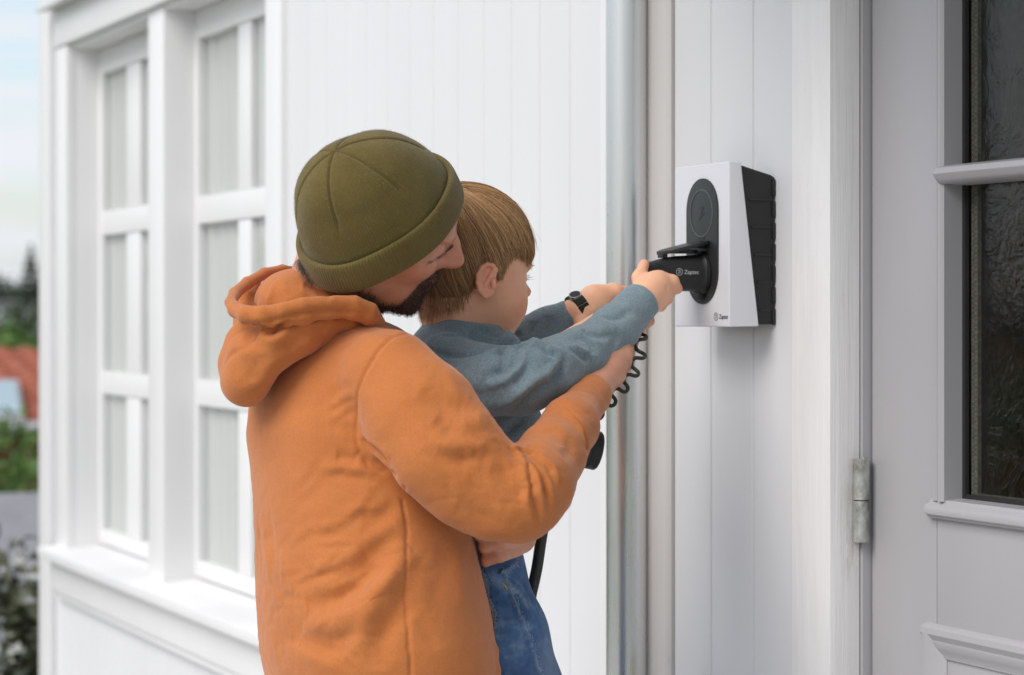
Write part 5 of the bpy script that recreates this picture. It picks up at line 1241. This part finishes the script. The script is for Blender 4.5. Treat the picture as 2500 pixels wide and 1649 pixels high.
def dots(name, P, st, r, mat):
    k = MB()
    for (x, y) in dense(P, st):
        i = on_surface(JV, JN, [(x + rs.normal() * 1.5, y + rs.normal() * 1.5)], 6)[0]
        if i is None: continue
        p = to_world((JV[i] + JN[i] * .0026)[None])[0]
        k.add([p + r * np.array(q) for q in ((1, 0, 0), (-1, 0, 0), (0, 1, 0), (0, -1, 0), (0, 0, 1), (0, 0, -1))], [(0, 2, 4), (2, 1, 4), (1, 3, 4), (3, 0, 4), (2, 0, 5), (1, 2, 5), (3, 1, 5), (0, 3, 5)])
    if k.V: tag(k.build(name, mat, boy), kind='stuff')
m = Mat('pale_thread', (.42, .47, .52), .7); M['thread'] = m.m
dots('seam_stitches', [(x + 7, y) for x, y in SEAM], 5, .0008, M['thread']); dots('seam_stitches', [(1230, 1400), (1252, 1393), (1268, 1374)], 5, .0008, M['thread'])
for dx in (4, 10, 15): dots('studs', [(1164 + dx, 1376), (1178 + dx, 1412), (1186 + dx, 1450), (1198 + dx, 1490), (1200 + dx * .5, 1522)], 6 + dx * .1, .0012, M['stud'])
k = MB(); ii = [i for i in on_surface(JV, JN, dense([(1232, 1423), (1236, 1430), (1238, 1438)], 2)) if i is not None]
if len(ii) > 2: k.tube([to_world((JV[i] + JN[i] * .001)[None])[0] for i in ii], .0012, 6); k.build('bartack', M['stitch'], boy, smooth=True)
m = Mat('trainer_rubber', (.5, .5, .5), .6); M['trainer'] = m.m
for an in (lg[-1], lg2[-1]):
    T2 = Field(an + np.array([-.08, -.12, -.09]), an + np.array([.16, .06, .08]), .006)
    T2.chain([an + np.array([-.02, -.05, 0]), an + np.array([.05, -.055, -.01]), an + np.array([.10, -.06, -.02])], [.034, .033, .027], .01); T2.cone(an, an + np.array([0, -.05, 0]), .036, .034, .01)
    T2.plane(an + np.array([0, -.082, 0]), (0, -1, 0), .3, .002)
    v, q = T2.mesh(2); skin_mesh('shoe', v, q, M['trainer'], boy)

# ================================================================== wristwatch on the boy's left wrist
m = Mat('watch_strap', (.012, .012, .012), .4); M['strap'] = m.m; m = Mat('watch_steel', (.55, .55, .5), .25, 1.0); M['steel'] = m.m
wc = c3(1411, 753, 3.56); wd = unit(c3(1450, 732, 3.575) - c3(1390, 766, 3.556)); wu = unit(np.cross(wd, (0, .3, 1))); wv2 = np.cross(wd, wu)
watch = empty('wristwatch', to_world(wc[None])[0], None, 'small black strap wristwatch on the wrist behind the blue-grey sleeve', 'wristwatch')
n = 40
for k_ in range(9):                                              # strap links
    V = []; a0, a1 = 2 * math.pi * (k_ + .04) / 9, 2 * math.pi * (k_ + .96) / 9
    for a in np.linspace(a0, a1, 5):
        for r_, x_ in ((.0190, -.0085), (.0190, .0085), (.0228, .0078), (.0228, -.0078)): V.append(wc + wd * x_ + r_ * (wu * math.cos(a) + wv2 * math.sin(a)))
    Fs = [(i * 4 + j, i * 4 + (j + 1) % 4, (i + 1) * 4 + (j + 1) % 4, (i + 1) * 4 + j) for i in range(4) for j in range(4)] + [(0, 1, 2, 3), (19, 18, 17, 16)]
    MB().add(to_world(np.array(V)), Fs).build('strap_link', M['strap'], watch)
up_ = unit(np.array([0, 1, .45]) - wd * (np.array([0, 1, .45]) @ wd)); k = MB(); k.tube(to_world(np.array([wc + up_ * .0195, wc + up_ * .0250])), .0095, 20); k.build('case', M['steel'], watch, bevel=.0008)
k = MB(); k.tube(to_world(np.array([wc + up_ * .0248, wc + up_ * .0254])), .0080, 20); k.build('dial', M['strap'], watch)

# ================================================================== coiled lead under the plug, and the second cable with its connector
ax_ = np.array([c3(*q) for q in ((1575, 676, 3.600), (1572, 740, 3.62), (1566, 815, 3.52), (1562, 872, 3.46), (1540, 924, 3.43), (1506, 962, 3.42), (1470, 1000, 3.42), (1436, 1030, 3.44))])
tt = np.linspace(0, len(ax_) - 1, 260); axp = np.stack([np.interp(tt, np.arange(len(ax_)), ax_[:, i]) for i in range(3)], 1)
for _ in range(25): axp[1:-1] = (axp[:-2] + 2 * axp[1:-1] + axp[2:]) / 4
s_ = np.concatenate([[0], np.cumsum(np.linalg.norm(np.diff(axp[:, :2], axis=0), axis=1))]); ang = s_ / .0262 * 2 * math.pi + .6
T = np.gradient(axp, axis=0); T /= np.linalg.norm(T, axis=1, keepdims=True); U = np.cross(T, (0, 0, 1.0)); U /= np.linalg.norm(U, axis=1, keepdims=True); B = np.cross(T, U)
am = .0078 * np.clip((s_ - .03) / .02, 0, 1)[:, None]
coil = axp + T * (.22 * am * np.sin(2 * ang)[:, None]) + am * (U * np.cos(ang)[:, None] + .35 * B * np.sin(ang)[:, None])
k = MB(); k.tube(to_world(coil), .0028, 10); k.build('coiled_lead', M['rubber'], plug, smooth=True)
cab = empty('charging_cable', to_world(c3(1300, 1500, 3.5)[None])[0], None, 'thick black cable hanging down beside the jeans, its capped connector behind the orange sleeve', 'cable')
P = np.array([c3(*q) for q in ((1385, 1088, 3.46), (1362, 1130, 3.48), (1340, 1220, 3.50), (1322, 1310, 3.50), (1311, 1390, 3.50), (1297, 1450, 3.50), (1285, 1520, 3.50), (1278, 1650, 3.51), (1272, 1900, 3.53), (1270, 2300, 3.56), (1300, 2700, 3.60), (1330, 2960, 3.63))])
tt = np.linspace(0, len(P) - 1, 120); Pp = np.stack([np.interp(tt, np.arange(len(P)), P[:, i]) for i in range(3)], 1)
for _ in range(12): Pp[1:-1] = (Pp[:-2] + 2 * Pp[1:-1] + Pp[2:]) / 4
k = MB(); Wp = to_world(Pp); Wp[:, 2] = np.maximum(Wp[:, 2], .021); k.tube(Wp, .0084, 14); k.build('cable', M['rubber'], cab, smooth=True)
c0, c1 = c3(1385, 1085, 3.46), c3(1456, 1101, 3.47); dv = unit(c1 - c0)
k = MB(); k.tube(to_world(np.array([c0, c0 + dv * .004, c1 - dv * .004, c1])), [.020, .0265, .0275, .0268], 32); k.build('connector', M['rubber'], cab, smooth=True)
k = MB(); k.tube(to_world(np.array([c1 - dv * .012, c1 + dv * .001, c1 + dv * .003])), [.0282, .0282, .0265], 32); k.build('cap', M['cblack'], cab, smooth=True)
# ================================================================== beyond the house: garden, neighbours, trees
rg = np.random.RandomState(77)
def leafmat(name, lo, hi):
    m = Mat(name, hi, .55, spec=.35); a = m.n('ShaderNodeAttribute'); a.attribute_name = 'tone'; m.color(m.ramp(a.outputs['Fac'], [(0., lo), (1., hi)])); return m.m
M['leaf'] = leafmat('hedge_leaf', (.06, .12, .025), (.17, .29, .07)); M['leaf_d'] = leafmat('shrub_leaf', (.045, .050, .025), (.13, .135, .07)); M['needle'] = leafmat('spruce_needle', (.03, .05, .028), (.075, .10, .055)); M['pale_ground'] = leafmat('pale_ground_card', (.42, .42, .40), (.6, .6, .58))
m = Mat('bark', (.10, .075, .055), .9); m.bump(m.noise(40), .01); M['bark'] = m.m
def cards(name, P, size, mat, parent, nrm=None):
    n = len(P); A = rg.normal(size=(n, 3)); A /= np.linalg.norm(A, axis=1, keepdims=True); B = rg.normal(size=(n, 3)); B -= A * (A * B).sum(1, keepdims=True); B /= np.linalg.norm(B, axis=1, keepdims=True)
    s = size * (.6 + .8 * rg.rand(n, 1))
    V = np.stack([P - A * s, P + B * s * .45, P + A * s, P - B * s * .45], 1).reshape(-1, 3); Q = np.arange(4 * n).reshape(-1, 4)
    me = bpy.data.meshes.new(name); me.vertices.add(4 * n); me.vertices.foreach_set('co', V.astype(F32).ravel()); me.loops.add(4 * n); me.loops.foreach_set('vertex_index', Q.ravel().astype(np.int32)); me.polygons.add(n); me.polygons.foreach_set('loop_start', (np.arange(n) * 4).astype(np.int32)); me.update(calc_edges=True)
    a = me.attributes.new('tone', 'FLOAT', 'POINT'); a.data.foreach_set('value', np.repeat(rg.rand(n), 4).astype(F32))
    return link(name, me, mat, parent)
def clumps(c, r, nc, n, cr):
    cc = rg.normal(size=(nc, 3)); cc /= np.linalg.norm(cc, axis=1, keepdims=True); cc = cc * (rg.rand(nc, 1) ** .4) * r + c
    q = rg.normal(size=(n, 3)) * cr; return cc[rg.randint(nc, size=n)] + q
def bush(name, label, c, r, n, size, mat, nc=40, cr=.12, pale_cards=0, cat='shrub', group=None):
    o = empty(name, (c[0], c[1], float(ground_z(np.array(c[0]), np.array(c[1])))), None, label, cat, group)
    cards('foliage', clumps(np.array(c), np.array(r), nc, n, cr), size, mat, o)
    if pale_cards: cards('pale_ground_cards', clumps(np.array(c) + np.array([0, 0, .1]), np.array(r), 14, pale_cards, cr * .5), size * 1.1, M['pale_ground'], o)  # added pale cards, standing in for light ground glimpsed between the twigs
    k = MB(); g = o.location
    for i in range(6):
        e = np.array(c) + np.array(r) * rg.uniform(-.6, .6, 3); k.tube([(g[0] + .1 * rg.normal(), g[1] + .1 * rg.normal(), g[2] - .05), tuple((np.array(g) + e) / 2 + .05 * rg.normal(size=3)), tuple(e)], [.02, .013, .006], 6)
    k.build('stems', M['bark'], o); return o
p = at(55, 1560, 9.6); bush('grey_green_shrub', 'greyish green shrub with pale patches between its twigs, growing close to the house corner', (p[0], p[1] - .1, .02), (.65, .75, .42), 5200, .035, M['leaf_d'], 46, .10, 190)
p = at(-190, 1600, 10.3); bush('grey_green_shrub', 'low grey-green shrub with few pale patches beside the taller shrub', (p[0], p[1], -.2), (.6, .7, .40), 3000, .035, M['leaf_d'], 40, .10, 120)
# shed
p = at(-60, 1300, 13.6); sx, sy = p[0], p[1]; gz = float(ground_z(np.array(sx), np.array(sy)))
shed = empty('garden_shed', (sx, sy, gz), None, 'low garden shed with grey felt roof in front of the hedge', 'shed')
m = Mat('roof_felt', (.25, .245, .26), .8); m.vary((.22, .215, .23), (.28, .275, .29), 6); m.bump(m.noise(80), .004); M['felt'] = m.m
m = Mat('shed_board', (.20, .17, .15), .8); M['shedw'] = m.m
zr_, ze_ = at(20, 1205, 14.6)[2], at(20, 1435, 12.6)[2]
MB().box(sx - .75, sx + .75, sy - 2.3, sy + 1.02, gz - .1, ze_ - .02).build('wall', M['shedw'], shed)
Vv = [(sx + 1.0, sy - 2.5, ze_), (sx + 1.0, sy + 1.35, ze_), (sx - .95, sy + .72, zr_), (sx - .95, sy - 2.5, zr_)]
k = MB().add(Vv + [(x, y, z - .05) for x, y, z in Vv], [(0, 1, 2, 3), (7, 6, 5, 4), (0, 4, 5, 1), (1, 5, 6, 2), (2, 6, 7, 3), (3, 7, 4, 0)]); k.build('roof', M['felt'], shed)
# hedge
p = at(30, 1165, 18.2); gz = float(ground_z(np.array(p[0]), np.array(p[1])))
hedge = empty('hedge', (p[0], p[1], gz), None, 'bright green clipped hedge between shed and tiled house', 'hedge')
zt = at(40, 1092, 18)[2]
cen = np.stack([p[0] + rg.uniform(-.6, .6, 260), p[1] + rg.uniform(-4.5, 2.5, 260), gz + (zt - gz) * rg.rand(260) ** .55 + .10 * rg.normal(size=260)], 1)
cards('foliage', cen[rg.randint(260, size=16000)] + rg.normal(size=(16000, 3)) * .16, .06, M['leaf'], hedge)
k = MB()
for i in range(8): y = p[1] - 4 + i * .85; k.tube([(p[0], y, gz - .1), (p[0] + .1, y + .05, gz + .9), (p[0], y, zt - .5)], [.05, .04, .02], 7)
k.build('stems', M['bark'], hedge)
# tiled house
p = at(0, 960, 28); hx_, hy_ = p[0], p[1]; gz = float(ground_z(np.array(hx_), np.array(hy_)))
nb_ = empty('tiled_house', (hx_, hy_, gz), None, 'neighbouring house with red tiled roof and a skylight behind the hedge', 'house')
m = Mat('red_tile', (.36, .11, .06), .75); m.vary((.30, .085, .05), (.42, .14, .08), 5); M['tile'] = m.m
m = Mat('red_boards', (.42, .13, .07), .7); M['redwall'] = m.m; m = Mat('skylight_glass', (.28, .40, .44), .08, .0, .8); M['sglass'] = m.m; m = Mat('lead_grey', (.38, .37, .38), .6); M['lead'] = m.m
zr_, ze_ = at(0, 851, 30.5)[2], at(0, 1050, 26.2)[2]; xr_, xe_ = hx_ - 2.4, hx_ + 1.9
MB().box(xr_ - 2.0, xe_ - .35, hy_ - 7, hy_ + 4.0, gz - .2, ze_ - .05).build('wall', M['redwall'], nb_)
nC = 15; ys = np.linspace(hy_ - 7.3, hy_ + 4.3, 260)
for i in range(nC):
    x0 = xe_ + (xr_ - xe_) * i / nC; x1 = xe_ + (xr_ - xe_) * (i + 1) / nC; z0 = ze_ + (zr_ - ze_) * i / nC; z1 = ze_ + (zr_ - ze_) * (i + 1) / nC
    wv = .022 * np.sin(ys * 2 * math.pi / .30)
    V = [(x0, y, z0 + .05 + w_) for y, w_ in zip(ys, wv)] + [(x1, y, z1 + .0 + w_) for y, w_ in zip(ys, wv)] + [(x0, y, z0 - .02) for y in ys]
    n = len(ys); Fs = [(j, j + 1, n + j + 1, n + j) for j in range(n - 1)] + [(2 * n + j, 2 * n + j + 1, j + 1, j) for j in range(n - 1)]
    link('tile_course', mesh('tile_course', V, Fs, True), M['tile'], nb_)
k = MB().prism([(xr_, zr_ - .02), (xr_ - 4.3, ze_), (xr_ - 4.3, ze_ - .05), (xr_, zr_ - .08)], hy_ - 7.3, hy_ + 4.3, lambda u, v, t: (u, t, v)); k.build('rear_roof', M['tile'], nb_)
k = MB(); k.tube([(xe_ + .06, hy_ - 7.3, ze_ - .02), (xe_ + .06, hy_ + 4.3, ze_ - .02)], .07, 8); k.build('gutter', M['lead'], nb_, smooth=True)
def roofpt(px, py):
    d = ray(px, py); n = np.cross([xr_ - xe_, 0, zr_ - ze_], [0, 1, 0]); q = np.array([xe_, hy_, ze_ + .06]); return CAM + d * (((q - CAM) @ n) / (d @ n))
def onroof(name, quad, lift, mat, th=.06):
    n = unit(np.cross([0, 1, 0], [xr_ - xe_, 0, zr_ - ze_])); n = n if n[2] > 0 else -n
    P = [roofpt(*q) + n * lift for q in quad]; V = P + [p_ - n * th for p_ in P]; MB().add(V, [(0, 1, 2, 3), (7, 6, 5, 4), (0, 4, 5, 1), (1, 5, 6, 2), (2, 6, 7, 3), (3, 7, 4, 0)]).build(name, mat, nb_)
onroof('skylight_frame', [(-40, 948), (44, 948), (60, 1046), (-40, 1046)], .10, M['lead'], .12); onroof('skylight_pane', [(-36, 956), (36, 956), (50, 1034), (-36, 1034)], .13, M['sglass'], .02)
onroof('flashing', [(-300, 1040), (160, 1040), (170, 1056), (-300, 1056)], .05, M['lead'], .03)
# distant houses
m = Mat('far_white', (.62, .62, .62), .8); M['farw'] = m.m; m = Mat('far_roof', (.12, .11, .115), .8); M['farr'] = m.m
def far_house(px, py, d, w_, h_, label):
    p = at(px, py, d); g = float(ground_z(np.array(p[0]), np.array(p[1]))); o = empty('distant_house', (p[0], p[1], g), None, label, 'house', 'white houses far down the slope')
    MB().box(p[0] - 3, p[0] + 3, p[1] - w_ / 2, p[1] + w_ / 2, g - .5, p[2]).build('wall', M['farw'], o)
    MB().prism([(-3.3, p[2]), (0, p[2] + h_), (3.3, p[2])], p[1] - w_ / 2 - .3, p[1] + w_ / 2 + .3, lambda u, v, t: (p[0] + u, t, v)).build('roof', M['farr'], o)
    for i in range(3):
        y = p[1] - w_ / 2 + w_ * (i + .5) / 3; MB().box(p[0] + 2.97, p[0] + 3.04, y - .11 * w_, y + .11 * w_, p[2] - 1.6, p[2] - .5).build('window', M['sglass'], o)
far_house(14, 748, 200, 1.5, .5, 'distant white house with dark roof below the spruces'); far_house(68, 772, 190, 1.7, .5, 'smaller distant white house nearer than the spruces'); far_house(-260, 760, 210, 7, 1.6, 'wide distant white house under the tree line')
p = at(40, 822, 44); bush('garden_bush', 'round green bush above the tiled roof ridge', (p[0], p[1], p[2] - .9), (1.0, 2.4, 1.1), 4200, .10, M['leaf'], 40, .22)
p = at(5, 800, 50); bush('garden_bush', 'dark green bush behind the tiled roof', (p[0], p[1], p[2] - .8), (1.0, 1.1, 1.2), 2600, .10, M['needle'], 30, .22)
# spruces
def spruce(px, ptop, d, wid, label):
    t = at(px, ptop, d); g = float(ground_z(np.array(t[0]), np.array(t[1]))); H_ = t[2] - g
    o = empty('spruce_tree', (t[0], t[1], g), None, label, 'tree')
    k = MB(); k.tube([(t[0], t[1], g - .3), (t[0], t[1], g + H_ * .5), (t[0], t[1], g + H_)], [H_ * .018, H_ * .011, .02], 7); k.build('trunk', M['bark'], o)
    n = 5200; u = rg.rand(n) ** .75; wh = np.round(u * 16) / 16 + .012 * rg.normal(size=n); a = rg.rand(n) * 2 * math.pi; a = np.round(a * 9 / 6.283 + wh * 3) * 6.283 / 9 + .13 * rg.normal(size=n)
    r = wid * (1.0 - (1 - u)) * 0 + wid * u * np.sqrt(rg.rand(n)); z = H_ * (1 - wh * .93) - .16 * r
    cards('crown', np.stack([t[0] + r * np.cos(a), t[1] + r * np.sin(a), g + z], 1), .16 * H_ / 10, M['needle'], o)
spruce(75, 602, 255, 3.6, 'tall pointed spruce rising above its neighbours'); 
for i, (px, pt, d, wd_) in enumerate(((4, 668, 250, 3.8), (38, 700, 262, 4.2), (104, 676, 268, 4.0), (-40, 655, 258, 3.8), (-95, 675, 250, 4.2))):
    p = at(px, pt, d); g = float(ground_z(np.array(p[0]), np.array(p[1]))); hh = p[2] - g; o = empty('broadleaf_tree', (p[0], p[1], g), None, ('rounded tree standing above the small distant white house', 'lowest rounded tree between the distant white house and the pointed spruce', 'rounded tree half hidden by the corner of the white house', 'tall rounded tree at the open end of the far tree row', 'broad rounded tree last in the far tree row')[i], 'tree', 'rounded trees on the far tree line'); k = MB(); k.tube([(p[0], p[1], g - .3), (p[0], p[1], g + hh * .6)], [.25, .12], 7); k.build('trunk', M['bark'], o); cards('crown', clumps(np.array([p[0], p[1], g + hh * .56]), np.array([wd_ * .9, wd_ * .9, hh * .42]), 50, 3600, .5), .22, M['needle'], o)
# garden trees outside the picture, mirrored in the window panes
def leafy(x, y, h_, r, label):
    g = float(ground_z(np.array(x), np.array(y))); o = empty('garden_tree', (x, y, g), None, label, 'tree')
    k = MB(); k.tube([(x, y, g - .2), (x + .1, y, g + h_ * .4), (x, y + .1, g + h_ * .7)], [.14, .11, .05], 8)
    for i in range(6): a = i * 1.05; k.tube([(x, y, g + h_ * (.35 + .05 * i)), (x + r * .5 * math.cos(a), y + r * .5 * math.sin(a), g + h_ * (.6 + .04 * i))], [.06, .02], 6)
    k.build('trunk', M['bark'], o); cards('crown', clumps(np.array([x, y, g + h_ * .68]), np.array([r, r, h_ * .34]), 60, 7000, .22), .09, M['leaf'], o)
leafy(-15.5, -4.4, 4.6, 1.3, 'leafy garden tree mirrored in the window panes'); leafy(-24, -6.6, 6.2, 1.8, 'taller leafy tree mirrored in the window panes')
# a far-off wood closing the view further along the slope
cw = np.array([at(px, 720 - 40 * abs(math.sin(px * .013)) - 25 * abs(math.sin(px * .031)), 300) for px in np.linspace(-1900, -110, 170)]); cz = np.array([float(ground_z(np.array(q[0]), np.array(q[1]))) for q in cw])
ii = rg.randint(170, size=15000); u = rg.rand(15000)
Pw = np.stack([cw[ii, 0] + 3 * rg.normal(size=15000), cw[ii, 1] + 1.6 * rg.normal(size=15000), cz[ii] + (cw[ii, 2] - cz[ii]) * u + .8 * rg.normal(size=15000)], 1)
tag(cards('far_wood', Pw, .75, M['needle'], None), 'dark green wood along the far slope beyond the tiled house', 'wood', None, 'stuff')
